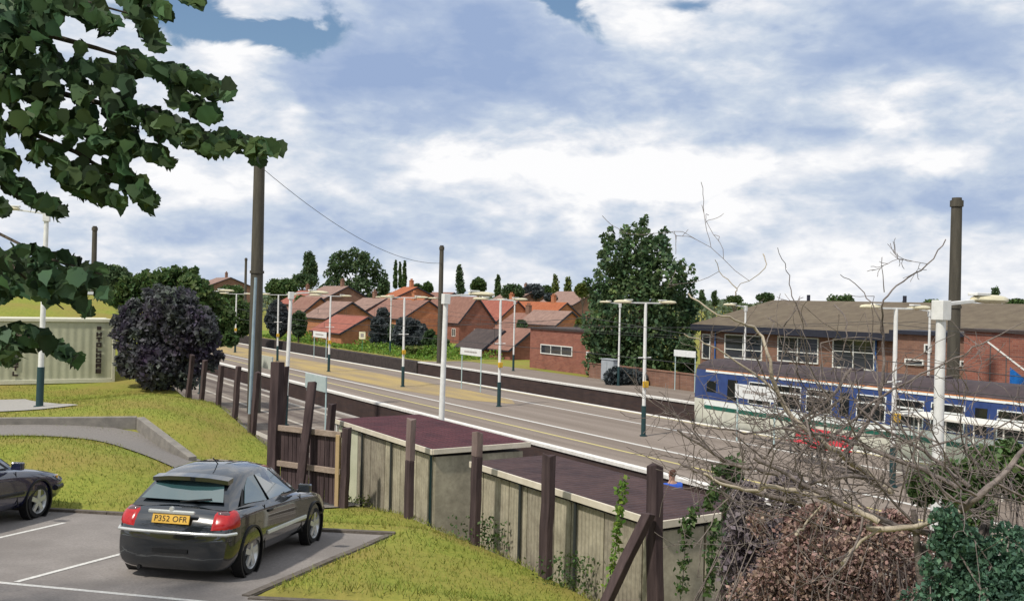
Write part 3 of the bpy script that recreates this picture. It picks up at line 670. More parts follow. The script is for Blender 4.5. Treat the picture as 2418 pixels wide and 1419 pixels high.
fpost(563, 866, 555, 975, 8.8, .28, 'dark timber post just left of the slim blue grey pole')
fpost(609, 878, 599, 992, 8.8, .30, 'dark timber post just right of the slim blue grey pole')
fpost(675, 866, 664, 1010, 8.8, .27, 'dark timber post behind the gate, left of the bleached rails')
fpost(785, 953, 779, 1010, 8.8, .27, 'short dark timber post behind the right end of the gate')
fpost(971, 988, 965, 1214, 8.65, .21, 'timber post with bleached upper half in front of the first shed wall', .42)  # upper half painted paler, as if lit; same timber as the shaft
fpost(1128, 1018, 1120, 1284, 8.65, .2, 'timber post with bleached top at the corner between the two sheds', .22)
fpost(1297, 1074, 1288, 1334, 8.65, .225, 'black timber post halfway along the second shed wall')
fpost(1545, 1098, 1546, 1440, 8.65, .22, 'stout black timber post with the diagonal prop, at the right end of the second shed')
fpost(1726, 1085, 1722, 1420, 8.75, .2, 'ivy covered dark timber post at the edge of the brown thicket')
a, c = at_n(1532, 1212, 8.45), at_n(1410, 1412, 8.0); c.z = min(c.z, gz(c.x, c.y))
post(a, c, .17, .12, 'diagonal dark timber prop leaning against the stout black post', group='diagonal timber props')

# ------------------------------------------------------------------ gate
gA = at_y(655, 1085, 23.2); gB = at_y(806, 1186, 22.2)
pst = at_y(655, 853, 23.2); gA.z = gz(gA.x, gA.y)
post(pst, Vector((at_y(645, 1100, 23.2).x, 23.2, gA.z)), .26, .2, 'tall dark timber gate post left of the palings', group='timber gate posts', rz=R(60))
post(at_y(820, 1008, 22.1), Vector((at_y(812, 1190, 22.1).x, 22.1, gz(-3.9, 22.1))), .17, .14, 'dark gate post between the bleached upright and the first shed', group='timber gate posts', rz=R(60))
post(at_y(738, 902, 22.6), Vector((at_y(704, 1160, 22.3).x, 22.3, gz(-4.8, 22.3))), .19, .13, 'leaning dark timber post in the middle of the gate', group='timber gate posts', rz=R(80))
g = empty('timber_gate', Vector((gA.x, gA.y, 0)), 0, 'dark paling gate with two bleached rails behind the hatchback', 'gate')
d = Vector((gB.x - gA.x, gB.y - gA.y, 0)); L_ = d.length
RAILT = mat('bleached_rail', (.21, .16, .125), rough=.9, scale=6, col2=(.34, .27, .22), bump=.4, stretch=(1, 1, 1))
g.rotation_euler = (0, 0, math.atan2(d.y, d.x))
zt = at_y(730, 1017, 22.7).z; zm = at_y(730, 1102, 22.7).z; zb = at_y(730, 1183, 22.7).z
MB().box((L_ / 2, -.05, zt), (L_, .06, .13)).build('top_rail', RAILT, g, bevel=.01)
MB().box((L_ / 2, -.05, zm), (L_, .06, .13)).build('middle_rail', RAILT, g, bevel=.01)
MB().box((L_ - .07, -.06, (zt + zb) / 2), (.11, .08, zt - zb)).build('end_stile', mat('yellowed_timber', (.33, .24, .12), rough=.9, scale=5, col2=(.42, .3, .17)), g, bevel=.01)
k = 0.1
while k < L_ - .2:
    w = random.uniform(.085, .12); MB().box((k + w / 2, .02, (zt + zb) / 2 + random.uniform(-.02, .02)), (w, .025, zt - zb - .04)).build('paling', TIMB, g); k += w + random.choice((.012, .02, .03))

# ------------------------------------------------------------------ sheds behind the fence
SHEDW = band_mat('shed_panel', (.24, .215, .16), (.44, .40, .30), 'Y', .10, rough=.85, strength=.5, var=.25, nscale=2.2)
GUT_ = mat('dark_pipe', (.03, .035, .035), rough=.6)
SHEDC = mat('shed_panel_cream', (.44, .45, .33), rough=.8, scale=2, col2=(.56, .56, .43))
SHEDG = band_mat('shed_panel_grey', (.19, .165, .13), (.36, .325, .25), 'Y', .10, rough=.85, strength=.5, var=.3, nscale=2.6)
FASC = mat('cream_fascia', (.5, .45, .36), rough=.7, scale=4, col2=(.66, .6, .5)); JOINT = mat('dark_joint', (.05, .045, .04), rough=.9)
ROOF1 = band_mat('red_corrugated_roof', (.042, .012, .018), (.095, .028, .034), 'X', .15, strength=.9); ROOF2 = band_mat('dark_corrugated_roof', (.036, .022, .026), (.085, .05, .048), 'Y', .15, strength=.9)
def shed(t0, t1, n0, n1, z, roof, label, widths, panel_m):
    s = empty('platform_shed', NT(n0, t1, 0), YAW, label, 'shed', 'low sheds along the fence'); W = n1 - n0; L_ = t1 - t0
    MB().box((W / 2, -L_ / 2, (z - .1) / 2 - .02), (W - .1, L_ - .1, z - .1)).build('core_wall', JOINT, s)
    y = 0
    for w, m in widths:
        w = min(w, L_ + y)
        if w <= .05: break
        MB().box((.025, y - w / 2, z / 2 - .1), (.05, w - .03, z - .05)).build('wall_panel', m, s, bevel=.006); y -= w
    for k in range(2): MB().box((W / 2 - W / 4 + k * W / 2, -L_ + .025, z / 2 - .1), (W / 2 - .04, .05, z - .05)).build('wall_panel', panel_m, s, bevel=.006)
    for yy, m_ in ((-.02, SIGNW), (-L_ * .31, GUT_), (-L_ * .62, GUT_), (-L_ + .06, DGREEN)): MB().tube([(-.05, yy, -.1), (-.05, yy, z - .05)], .028, 8).build('downpipe', m_, s)
    rb = MB()
    rb.add([(-.06, .05, z + .02), (W + .1, .05, z + .045), (W + .1, -L_ - .05, z + .045), (-.06, -L_ - .05, z + .02), (-.06, .05, z + .045), (W + .1, .05, z + .07), (W + .1, -L_ - .05, z + .07), (-.06, -L_ - .05, z + .045)],
           [(0, 1, 2, 3), (4, 5, 6, 7), (0, 1, 5, 4), (2, 3, 7, 6), (1, 2, 6, 5), (3, 0, 4, 7)])
    rb.build('roof', roof, s)
    MB().box((-.085, -L_ / 2, z - .01), (.04, L_ + .16, .11)).build('fascia', FASC, s, bevel=.006)
    b = MB(); b.bar((-.07, -L_ - .075, z - .005), (W + .12, -L_ - .075, z + .02), .04, .11); b.build('gable_fascia', FASC, s, bevel=.006)
    return s
shed(18.3, 23.7, 9.2, 11.35, 2.28, ROOF1, 'low shed with red corrugated roof and cream panels beside the timber gate', [(.62, SHEDC), (.66, SHEDC), (.8, SHEDG), (.82, SHEDG), (.85, SHEDW), (.8, SHEDW), (.9, SHEDW)], SHEDW)
shed(11.05, 16.55, 9.2, 10.85, 2.28, ROOF2, 'low shed with dark brown corrugated roof behind the diagonal timber prop', [(.3, SHEDW), (.95, SHEDW), (.62, SHEDW), (.85, SHEDG), (.5, SHEDW), (.9, SHEDW), (.95, SHEDG), (.6, SHEDW)], SHEDW)

# ------------------------------------------------------------------ shipping container
CONT = band_mat('cream_container_paint', (.37, .37, .27), (.46, .46, .34), 'X', .28, rough=.6, strength=.35, var=.1); CFR = mat('container_frame', (.5, .49, .38), rough=.6, scale=4, col2=(.6, .58, .46)); CDARK = mat('container_lettering', (.035, .022, .02), rough=.7)
cr = at_y(271, 908, 39.5); cr.z = gz(cr.x, cr.y) - .02
c_ = empty('shipping_container', cr, YAW, 'cream shipping container with vertical dark lettering, beside purple shrub', 'container')
Lc, Wc, Hc = 6.06, 2.44, 2.5
MB().box((-Lc / 2, Wc / 2, Hc / 2), (Lc - .16, Wc - .12, Hc - .2)).build('side_panel', CONT, c_)
b = MB()
for x in (-.06, -Lc + .06):
    for y in (.06, Wc - .06): b.box((x, y, Hc / 2), (.12, .12, Hc))
for y in (.06, Wc - .06):
    b.box((-Lc / 2, y, .08), (Lc - .24, .115, .16)); b.box((-Lc / 2, y, Hc - .06), (Lc - .24, .115, .12))
b.build('frame', CFR, c_, bevel=.01)
MB().box((-Lc / 2, Wc / 2, Hc - .03), (Lc - .24, Wc - .24, .05)).build('roof_panel', CFR, c_)
def glyph_column(x, z0, z1, w, n, seed, dot):
    """narrow vertical column of stacked letter forms"""
    b = MB(); rr = random.Random(seed); h = (z1 - z0) / n; s = .03
    for i in range(n):
        zc = z1 - (i + .5) * h; hh = h * .86; kind = rr.choice('OEAHNTCL')
        L = lambda cx, cz, sx, sz: b.box((x + cx, .022, zc + cz), (sx, .012, sz))
        if kind in 'OEACHNL': L(-w / 2 + s, 0, 2 * s, hh)
        if kind in 'OAHN': L(w / 2 - s, 0, 2 * s, hh)
        if kind in 'OEACT': L(0, hh / 2 - s, w, 2 * s)
        if kind in 'OECL': L(0, -hh / 2 + s, w, 2 * s)
        if kind in 'EAHN': L(0, 0, w, 2 * s)
        if kind == 'T': L(0, 0, 2 * s, hh)
    if dot: b.box((x, .022, z1 + .14), (w * .8, .012, .14))
    return b.build('lettering', CDARK, c_)
glyph_column(-.62, .35, 2.0, .2, 8, 5, True); glyph_column(-3.55, .3, 1.95, .2, 8, 9, False)

# ------------------------------------------------------------------ island shelter, seats
SHW = mat('shelter_white', (.6, .58, .52), rough=.6, scale=4, col2=(.72, .7, .63)); SGL = mat('clear_pane', (.5, .55, .52), rough=.05)
m = bpy.data.materials.new('shelter_glass'); m.use_nodes = True; nt = m.node_tree; tr = nt.nodes.new('ShaderNodeBsdfTransparent'); tr.inputs[0].default_value = (.88, .9, .89, 1)
mx = nt.nodes.new('ShaderNodeMixShader'); mx.inputs[0].default_value = .08; nt.nodes['Principled BSDF'].inputs['Roughness'].default_value = .05; nt.nodes['Principled BSDF'].inputs['Base Color'].default_value = (.1, .12, .12, 1)
nt.links.new(tr.outputs[0], mx.inputs[1]); nt.links.new(nt.nodes['Principled BSDF'].outputs[0], mx.inputs[2]); nt.links.new(mx.outputs[0], nt.nodes['Material Output'].inputs['Surface']); SGL = m
s = empty('waiting_shelter', NT(26.6, 14.2, 0), YAW, 'glazed waiting shelter with thin white frame on the island beside the coach', 'shelter')
MB().box((.5, 3.3, 2.12), (1.25, 6.9, .07)).build('roof', SHW, s, bevel=.01)
for i in range(8):
    y = .05 + i * .93
    for x in (0, 1.0): MB().box((x, y, 1.04), (.04, .04, 2.08)).build('upright', SHW, s)
    if i < 7:
        for x in (0, 1.0): MB().box((x, y + .465, 1.15), (.012, .87, 1.7)).build('pane', SGL, s)
for x in (0, 1.0):
    MB().box((x, 3.3, .28), (.04, 6.4, .05)).build('bottom_rail', SHW, s)
RED = mat('red_seat_plastic', (.42, .035, .05), rough=.45, scale=3, col2=(.52, .05, .06)); SEATF = mat('seat_frame_grey', (.1, .1, .1), rough=.5)
def seat(p, label):
    t = empty('station_bench', p, YAW, label, 'bench', 'red platform seats')
    MB().box((0, 0, .45), (.46, 1.5, .05)).build('seat', RED, t, bevel=.02)
    b = MB(); b.box((.27, 0, .72), (.05, 1.5, .4), Matrix.Rotation(R(10), 3, 'Y')); b.build('backrest', RED, t, bevel=.02)
    for y in (-.6, .6):
        b = MB(); b.bar((-.15, y, 0), (-.15, y, .43), .05, .05); b.bar((.2, y, 0), (.3, y, .85), .05, .05); b.bar((-.17, y, .41), (.22, y, .41), .05, .04); b.build('leg_frame', SEATF, t)
    return t
p = at_z(1905, 1075, .3); seat(p, 'red platform seat on the island, nearer the nameboard'); p = at_z(1958, 1092, .3); seat(p, 'red platform seat on the island, nearer the glazed shelter')
# ------------------------------------------------------------------ train
BLUE = mat('coach_blue', (.022, .045, .15), rough=.35, scale=3, col2=(.034, .065, .20)); CREAM = mat('coach_cream', (.5, .5, .42), rough=.45, scale=2.5, col2=(.62, .62, .54)); CROOF = mat('coach_roof', (.035, .026, .03), rough=.85, scale=3, col2=(.07, .052, .056), bump=.15)
CWH = mat('coach_white', (.66, .7, .68), rough=.45, scale=4, col2=(.76, .79, .77)); CGR = mat('coach_green', (.012, .1, .07), rough=.45); COR = mat('cantrail_orange', (.62, .22, .05), rough=.5); UND = mat('underframe_black', (.014, .013, .014), rough=.9, scale=6, col2=(.035, .03, .03))
CGL = glass_mat('coach_glass', (.012, .014, .018))
def coach(n_c, t_far, label):
    L_, W, z0 = 20.0, 2.75, -1.1
    t = empty('railway_coach', NT(n_c, t_far, 0), YAW, label, 'train'); h = W / 2
    # body cross-section, floor skirt to cantrail (slight tumblehome)
    sec = [(-h + .12, -.12), (-h + .03, .15), (-h, .55), (-h, 1.1), (-h + .03, 1.9), (-h + .09, 2.42)]
    full = sec + [(-x, z) for x, z in sec[::-1]]
    b = MB()
    ys = [(-.0, .90), (-.25, .97), (-.8, 1), (-L_ + .8, 1), (-L_ + .25, .97), (-L_, .90)]
    k = len(full)
    for y, s_ in ys: b.v += [(x * s_, y, z) for x, z in full]
    for i in range(len(ys) - 1):
        for j in range(k - 1):
            zc = full[j][1]
            b.f.append([i * k + j, i * k + j + 1, (i + 1) * k + j + 1, (i + 1) * k + j]); b.mi.append(0 if min(full[j][1], full[j + 1][1]) >= 1.09 else 1)
        b.f.append([i * k, (i + 1) * k, (i + 1) * k + k - 1, i * k + k - 1]); b.mi.append(1)
    b.f.append(list(range(k))); b.mi.append(0); b.f.append([(len(ys) - 1) * k + j for j in range(k)][::-1]); b.mi.append(0)
    b.build('body_shell', [BLUE, CREAM], t, smooth=35)
    rb = MB(); rs = [(-h + .09, 2.42), (-h + .2, 2.6), (-h + .55, 2.8), (-.45, 2.9), (.45, 2.9), (h - .55, 2.8), (h - .2, 2.6), (h - .09, 2.42)]; k = len(rs)
    for y, s_ in ys: rb.v += [(x * s_, y, 2.42 + (z - 2.42) * (s_ if s_ > .95 else .85)) for x, z in rs]
    for i in range(len(ys) - 1):
        for j in range(k - 1): rb.f.append([i * k + j, i * k + j + 1, (i + 1) * k + j + 1, (i + 1) * k + j]); rb.mi.append(0)
    rb.f.append(list(range(k))); rb.mi.append(0); rb.f.append([(len(ys) - 1) * k + j for j in range(k)][::-1]); rb.mi.append(0)
    rf = rb.build('roof', CROOF, t, smooth=35)
    for y in (-4, -8, -12, -16): MB().box((0, y, 2.93), (.5, .8, .1)).build('roof_vent', CROOF, rf, bevel=.03)
    for sgn in (-1, 1):
        X = sgn * (h + .004)
        def side(x, z): return sgn * (h - (0 if z < 1.1 else .03 * (z - 1.1) / .8 if z < 1.9 else .03 + .06 * (z - 1.9) / .52) + x)
        def plate(y0, y1, za, zb, th, m, name, par=t):
            b = MB(); b.add([(side(0, za), y0, za), (side(0, za), y1, za), (side(0, zb), y1, zb), (side(0, zb), y0, zb), (side(th, za), y0, za), (side(th, za), y1, za), (side(th, zb), y1, zb), (side(th, zb), y0, zb)],
                            [(0, 1, 2, 3), (4, 5, 6, 7), (0, 1, 5, 4), (2, 3, 7, 6), (1, 2, 6, 5), (3, 0, 4, 7)]); return b.build(name, m, par)
        plate(-.82, -L_ + .82, .84, 1.06, .006, CWH, 'waist_stripe'); plate(-.82, -L_ + .82, .66, .835, .006, CGR, 'green_stripe')
        plate(-.82, -L_ + .82, 2.34, 2.425, .03, CWH, 'cantrail'); plate(-.82, -L_ + .82, 2.43, 2.46, .035, COR, 'orange_line')
        # end door, driver window, then bays of windows and doors
        d = plate(-2.2, -3.0, 1.1, 2.28, .012, BLUE, 'door'); plate(-2.3, -2.9, 1.2, 2.1, .02, CGL, 'door_window', d); 
        plate(-.95, -1.55, 1.45, 1.95, .012, CGL, 'cab_window')
        y = -3.6
        for bay in range(3):
            for wv in range(3 if bay < 2 else 3):
                y1 = y - 1.35
                f = plate(y, y1, 1.16, 2.12, .012, CWH, 'window_frame'); plate(y - .05, y1 + .05, 1.2, 2.08, .02, CGL, 'window_pane', f); plate(y - .05, y1 + .05, 1.78, 1.84, .028, CWH, 'hopper_bar', f)
                y = y1 - .28
            if bay < 2:
                d = plate(y, y - .65, 1.1, 2.3, .014, BLUE, 'door'); plate(y - .1, y - .55, 1.2, 2.1, .022, CGL, 'door_window', d); y -= .9
    b = MB(); b.box((0, -L_ / 2, -.32), (2.3, L_ - 1, .35)); 
    for y in (-6.5, -9, -11.5, -13.5): b.box((-.9, y, -.62), (.6, 1.5, .45)); b.box((.9, y - .4, -.62), (.6, 1.2, .45))
    b.build('underframe', UND, t)
    for y in (-2.9, -L_ + 2.9):
        bg_ = MB(); bg_.box((-.95, y, -.62), (.12, 2.9, .25)); bg_.box((.95, y, -.62), (.12, 2.9, .25)); bg_.box((0, y, -.62), (1.8, .5, .25)); bo = bg_.build('bogie', UND, t)
        for dy in (-1.2, 1.2): MB().tube([(-.78, y + dy, -.52), (.78, y + dy, -.52)], .4, 20).build('wheelset', UND, bo)
    b = MB(); 
    for x in (-.85, .85): b.tube([(x, -.1, -.2), (x, .45, -.2)], .09, 10); b.tube([(x, .42, -.2), (x, .46, -.2)], .22, 14)
    b.build('buffers', UND, t)
    return t
coach(32.5, 35.4, 'blue and cream railway coach with white window frames standing at the island')
tr2 = coach(32.5, 14.6, 'second blue and cream coach coupled behind, mostly beyond the right edge')
# ------------------------------------------------------------------ buildings
BRK = brick_mat('red_brown_brick', (.21, .075, .055), (.28, .11, .075), (.25, .18, .15), 3.0); BRKO = brick_mat('orange_brick', (.36, .13, .065), (.44, .18, .09), (.36, .24, .16), 3.0); BRKD = brick_mat('dull_brick', (.18, .095, .07), (.24, .13, .09), (.22, .17, .14), 3.0)
RT_B = band_mat('brown_roof_tiles', (.17, .085, .065), (.26, .14, .105), 'Z', .3); RT_R = band_mat('red_roof_tiles', (.22, .07, .05), (.32, .115, .08), 'Z', .3); RT_O = band_mat('orange_roof_tiles', (.27, .08, .035), (.36, .125, .055), 'Z', .3); RT_G = band_mat('grey_roof_tiles', (.19, .12, .10), (.29, .19, .155), 'Z', .3); RT_D = band_mat('dark_roof_tiles', (.045, .035, .035), (.08, .06, .055), 'Z', .3)
RT_S = band_mat('mossy_roof_sheets', (.095, .072, .05), (.155, .125, .085), 'Z', .45, var=.2)
WFR = mat('white_window_frame', (.66, .66, .62), rough=.5, scale=5, col2=(.78, .78, .75)); WGL = glass_mat('window_glass', (.03, .035, .045)); GUT = mat('dark_gutter', (.02, .022, .035), rough=.6); BDOWN = mat('blue_downpipe', (.03, .1, .3), rough=.5)
GZ = -3.5
def window(parent, c, w, h, face, bars=1, transom=None, m=None):
    """frame proud of a wall at local c; face: 'x' (outside toward -x) or 'y' (outside toward -y)."""
    fr = MB(); t = .07
    def bx(b, u, v, su, sv, d0, th):
        if face == 'x': b.box((c[0] - d0, c[1] + u, c[2] + v), (th, su, sv))
        else: b.box((c[0] + u, c[1] - d0, c[2] + v), (su, th, sv))
    for s_ in (-1, 1): bx(fr, 0, s_ * (h / 2 - t / 2), w, t, .03, .09)
    for s_ in (-1, 1): bx(fr, s_ * (w / 2 - t / 2), 0, t, h - 2 * t, .03, .09)
    for i in range(1, bars + 1): bx(fr, -w / 2 + w * i / (bars + 1), 0, .06, h - 2 * t, .028, .08)
    if transom: bx(fr, 0, h / 2 - h * transom, w - 2 * t, .05, .026, .075)
    f = fr.build('window', m or WFR, parent)
    p = MB(); bx(p, 0, 0, w - t, h - t, .012, .03); p.build('pane', WGL, f); return f
def house(label, apex, Y, hw, rise, length, roof_m, wall_m, eave_over=.25, base=GZ, wins=(), gwins=(), chimney=None, cat='house', name='brick_house', group='houses beyond the railway'):
    A = at_y(apex[0], apex[1], Y); t = empty(name, Vector((A.x, A.y, base)), YAW, label, cat, group)
    zr = A.z - base; ze = zr - rise
    b = MB(); b.prism([(-hw, .0, 0), (hw, 0, 0), (hw, 0, ze - .02), (0, 0, zr - .1), (-hw, 0, ze - .02)], (0, length, 0)); b.build('wall', wall_m, t)
    rb = MB(); e = eave_over; k = rise / hw; th = .14
    for s_ in (-1, 1):
        rb.add([(s_ * (hw + e), -.22, ze - e * k), (s_ * (hw + e), length + .22, ze - e * k), (0, length + .22, zr), (0, -.22, zr), (s_ * (hw + e), -.22, ze - e * k + th), (s_ * (hw + e), length + .22, ze - e * k + th), (0, length + .22, zr + th), (0, -.22, zr + th)],
               [(0, 1, 2, 3), (4, 5, 6, 7), (0, 1, 5, 4), (1, 2, 6, 5), (3, 0, 4, 7)])
    rf = rb.build('roof', roof_m, t)
    if chimney:
        b = MB(); b.box((.0, chimney, zr + .45), (.5, .9, 1.5)); b.box((0, chimney, zr + 1.24), (.6, 1.0, .1)); 
        for dy in (-.25, .25): b.tube([(0, chimney + dy, zr + 1.25), (0, chimney + dy, zr + 1.6)], .11, 8)
        b.build('chimney', wall_m, rf)
    b = MB(); b.bar((-hw - e - .03, -.2, ze - e * k + .03), (-hw - e - .03, length + .2, ze - e * k + .03), .1, .1); b.build('gutter', GUT, t)
    b = MB(); b.bar((-hw - e, -.245, ze - e * k + .03), (0, -.245, zr + .03), .05, .2); b.bar((hw + e, -.245, ze - e * k + .03), (0, -.245, zr + .03), .05, .2); b.build('bargeboard', GUT, t)
    for (y, z, w, h) in wins: window(t, (-hw, y, z), w, h, 'x')
    for (x, z, w, h) in gwins: window(t, (x, 0, z), w, h, 'y')
    return t
W2 = [(1.6, 4.0, 1.1, 1.2), (5.2, 4.0, .8, 1.1), (9.0, 4.0, 1.2, 1.2), (1.6, 1.3, 1.0, 1.6), (7.5, 1.3, 1.6, 1.2)]
house('two storey red brick house with brown roof and narrow white windows behind the slim mast', (1128, 703), 147, 3.0, 3.6, 14, RT_B, BRK, wins=W2, gwins=[(0, 4.0, 1.0, 1.1)])
house('long house with bright red roof behind the white window outbuilding', (1338, 716), 168, 4.2, 3.2, 22, RT_O, BRKO, chimney=4, wins=[(2 + 3.4 * i, 4.1, 1.2, 1.1) for i in range(5)])
house('house with small red gable beside the big leafy tree', (1349, 737), 130, 2.3, 1.7, 9, RT_G, BRKO, gwins=[(0, 3.6, .9, 1.0)])
house('low grey roofed house between the red roof and the white window outbuilding', (1302, 744), 138, 3.2, 2.2, 10, RT_B, BRKD, chimney=6)
house('house with reddish roof ridge rising behind the two storey brick house', (1222, 712), 172, 4.0, 3.4, 13, RT_R, BRKO, chimney=2, gwins=[(0, 4.2, 1.2, 1.1)])
house('small dark slate roofed outbuilding at the foot of the two storey house', (1189, 783), 95, 2.15, 1.6, 5.2, RT_D, BRKO, cat='outbuilding', name='brick_outbuilding', base=-3.0)
house('small outbuilding with brown tiles next to the white window outbuilding', (1258, 779), 92, 2.4, 1.8, 4.6, RT_B, BRK, cat='outbuilding', name='brick_outbuilding', base=-3.0)
house('house with tall orange gable above the bright verge, left of the double lamp', (757, 704), 138, 3.1, 2.6, 8, RT_B, BRKO, gwins=[(0, 4.6, .9, 1.0)], wins=[(2, 4.2, 1.2, 1.1)])
house('house with dark tiled roof and gable right of the double lamp', (831, 715), 126, 3.2, 2.0, 8.5, RT_G, BRKO, gwins=[(-.6, 4.1, .8, .9)])
house('low house with deep red roof and sandy gable nearest the verge', (868, 750), 112, 3.1, 1.75, 9.5, RT_R, BRKO, wins=[(2, 1.6, 1.2, 1.0)], base=-3.2)
house('house with pale grey roof at the foot of the wide round tree', (822, 677), 190, 5, 2.6, 13, RT_G, BRKD, chimney=3)
house('house with brown roof left behind the two gabled houses', (742, 688), 200, 4.5, 2.6, 9, RT_R, BRKD, chimney=4)
house('house with vivid orange roof under the poplars', (985, 679), 178, 6.2, 2.8, 5.5, RT_O, BRKO, chimney=2.4)
house('terrace with long brown roof behind the dark bushes', (1012, 711), 150, 4.2, 2.7, 15, RT_B, BRKO, chimney=5, wins=[(2 + 3.2 * i, 4.2, 1.1, 1.1) for i in range(4)])
house('house with orange brown roof peeking above the long terrace', (1010, 703), 164, 4.0, 2.2, 10, RT_O, BRKO)
house('house with grey brown roof left of the terrace, under the wide tree', (912, 706), 170, 4.4, 2.4, 10, RT_G, BRKD, chimney=5)
house('distant house with pale grey roof left of the thick mast', (545, 656), 240, 6, 2.4, 13, RT_G, BRKD, chimney=4)
house('distant house with grey roof between the far trees and the red roof', (1268, 683), 235, 5, 2.6, 12, RT_G, BRKD, chimney=5)
house('distant pale roofed house right beside the big leafy tree', (1405, 690), 210, 5.5, 2.8, 14, RT_G, BRKD, chimney=6)
house('house with brown hipped end close to the slim mast, behind terrace', (1072, 692), 190, 4.5, 2.6, 9, RT_B, BRKD)

def t_of(px, py, n): return to_nt(at_n(px, py, n))[1]
# flat roofed brick outbuilding with the white window, behind the far platform
tL, tR = t_of(1252, 800, 43.2), t_of(1428, 850, 43.2); zt = at_n(1330, 780, 43.2).z
s = empty('brick_outbuilding', NT(43.2, tR, -.6), YAW, 'flat roofed red brick outbuilding with wide white window beside the big tree', 'outbuilding')
MB().box((2.2, (tL - tR) / 2, (zt + .6) / 2), (4.4, tL - tR, zt + .6)).build('wall', BRK, s)
MB().box((2.2, (tL - tR) / 2, zt + .66), (4.7, tL - tR + .3, .12)).build('roof', RT_D, s)
wa, wb = at_n(1278, 812, 43.2), at_n(1352, 842, 43.2); ta, tb = to_nt(wa)[1], to_nt(wb)[1]
f = window(s, (0, (ta + tb) / 2 - tR, (wa.z + wb.z) / 2 + .6), ta - tb, wa.z - wb.z, 'x', bars=2)
wa, wb = at_n(1386, 830, 43.2), at_n(1412, 848, 43.2); ta, tb = to_nt(wa)[1], to_nt(wb)[1]
window(s, (0, (ta + tb) / 2 - tR, (wa.z + wb.z) / 2 + .6), ta - tb, wa.z - wb.z, 'x', bars=0)
# brick boundary wall along the back of the far platform
b = MB(); nt_box(b, 41.75, 42.0, tR - 22, tR - .1, -.3, 1.0); nt_box(b, 41.7, 42.05, tR - 22, tR - .1, 1.0, 1.07)
tag(b.build('boundary_wall', BRKD), 'low brick wall along the back of the far platform under the big tree', 'wall')
cb_ = at_n(1437, 905, 42.6)
s = empty('relay_cabinet', NT(40.9, to_nt(at_n(1440, 895, 40.9))[1], 0), YAW, 'pale grey equipment cabinet at the back of the far platform under the big tree', 'cabinet')
MB().box((0, 0, .8), (.5, 1.4, 1.4)).build('body', mat('cabinet_grey', (.3, .33, .36), rough=.5, scale=3, col2=(.38, .41, .44)), s, bevel=.02)
for y in (-.35, .35): MB().box((-.262, y, .8), (.02, .64, 1.25)).build('door', mat('cabinet_grey', (.3,) * 3), s, bevel=.006)
MB().box((0, 0, .05), (.55, 1.45, .1)).build('plinth', CONC, s); MB().box((0, 0, 1.53), (.6, 1.5, .06)).build('lid', mat('cabinet_grey', (.3,) * 3), s, bevel=.01)

# long low building at right
nF = 47.0; tE = t_of(1655, 775, nF); tEnd = 8.0; LB = tE - tEnd
s = empty('long_brick_building', NT(nF, tE, -2.0), YAW, 'long low brick building with brown sheet roof and big white windows behind the train', 'building')
ze, zr, dn = 6.0, 7.72, 7.6
MB().prism([(0, 0, 0), (2 * dn - .6, 0, 0), (2 * dn - .6, 0, ze), (dn - .3, 0, zr - .1), (0, 0, ze)], (0, -LB, 0)).build('wall', BRKD, s)
rb = MB(); 
for s_ in (0, 1):
    xe = -.55 if s_ == 0 else 2 * dn - .05
    rb.add([(xe, .4, ze - .1), (xe, -LB - .4, ze - .1), (dn - .3, -LB - .4, zr), (dn - .3, .4, zr), (xe, .4, ze + .04), (xe, -LB - .4, ze + .04), (dn - .3, -LB - .4, zr + .14), (dn - .3, .4, zr + .14)], [(0, 1, 2, 3), (4, 5, 6, 7), (0, 1, 5, 4), (1, 2, 6, 5), (3, 0, 4, 7)])
rb.build('roof', RT_S, s)
MB().box((-.575, -LB / 2, ze - .16), (.05, LB + .8, .42)).build('fascia', GUT, s)
def bwin(x0, y0, x1, y1, bars, tr_):
    a, c = at_n(x0, y0, nF), at_n(x1, y1, nF); ta, tb = to_nt(a)[1], to_nt(c)[1]
    window(s, (0, (ta + tb) / 2 - tE, (a.z + c.z) / 2 + 2.0), ta - tb, a.z - c.z, 'x', bars=bars, transom=tr_)
bwin(1660, 788, 1678, 848, 0, .4); bwin(1713, 788, 1800, 852, 1, .62); bwin(1838, 793, 1933, 860, 1, .6); bwin(1968, 799, 2066, 876, 1, .42)
for px in (1691, 2071):
    tt = t_of(px, 800, nF) - tE; MB().tube([(-.08, tt, .2), (-.08, tt, ze - .3)], .055, 8).build('downpipe', BDOWN, s)
for tt, z in ((-3.0, zr), (-11, zr), (-26, zr)): MB().tube([(dn - .3, tt, z - .1), (dn - .3, tt, z + .55)], .12, 8).build('roof_vent', GUT, s)
# projecting annexe with small windows
nA = 44.6; t1_, t2_ = t_of(2112, 800, nA), t_of(2418, 850, nA) - 8
s = empty('brick_annexe', NT(nA, t1_, -2.0), YAW, 'plain brick annexe with small low windows behind the right hand mast', 'building'); Ln = t1_ - t2_; za = at_n(2200, 792, nA).z + 2
MB().box((1.2, -Ln / 2, za / 2), (2.35, Ln, za)).build('wall', BRKD, s)
MB().box((1.2, -Ln / 2, za + .1), (2.8, Ln + .4, .2)).build('roof', GUT, s)
for x0, y0, x1, y1 in ((2138, 846, 2182, 864), (2268, 851, 2322, 870), (2184, 812, 2200, 832)):
    a, c = at_n(x0, y0, nA), at_n(x1, y1, nA); ta, tb = to_nt(a)[1], to_nt(c)[1]; window(s, (0, (ta + tb) / 2 - t1_, (a.z + c.z) / 2 + 2), ta - tb, a.z - c.z, 'x', bars=0)
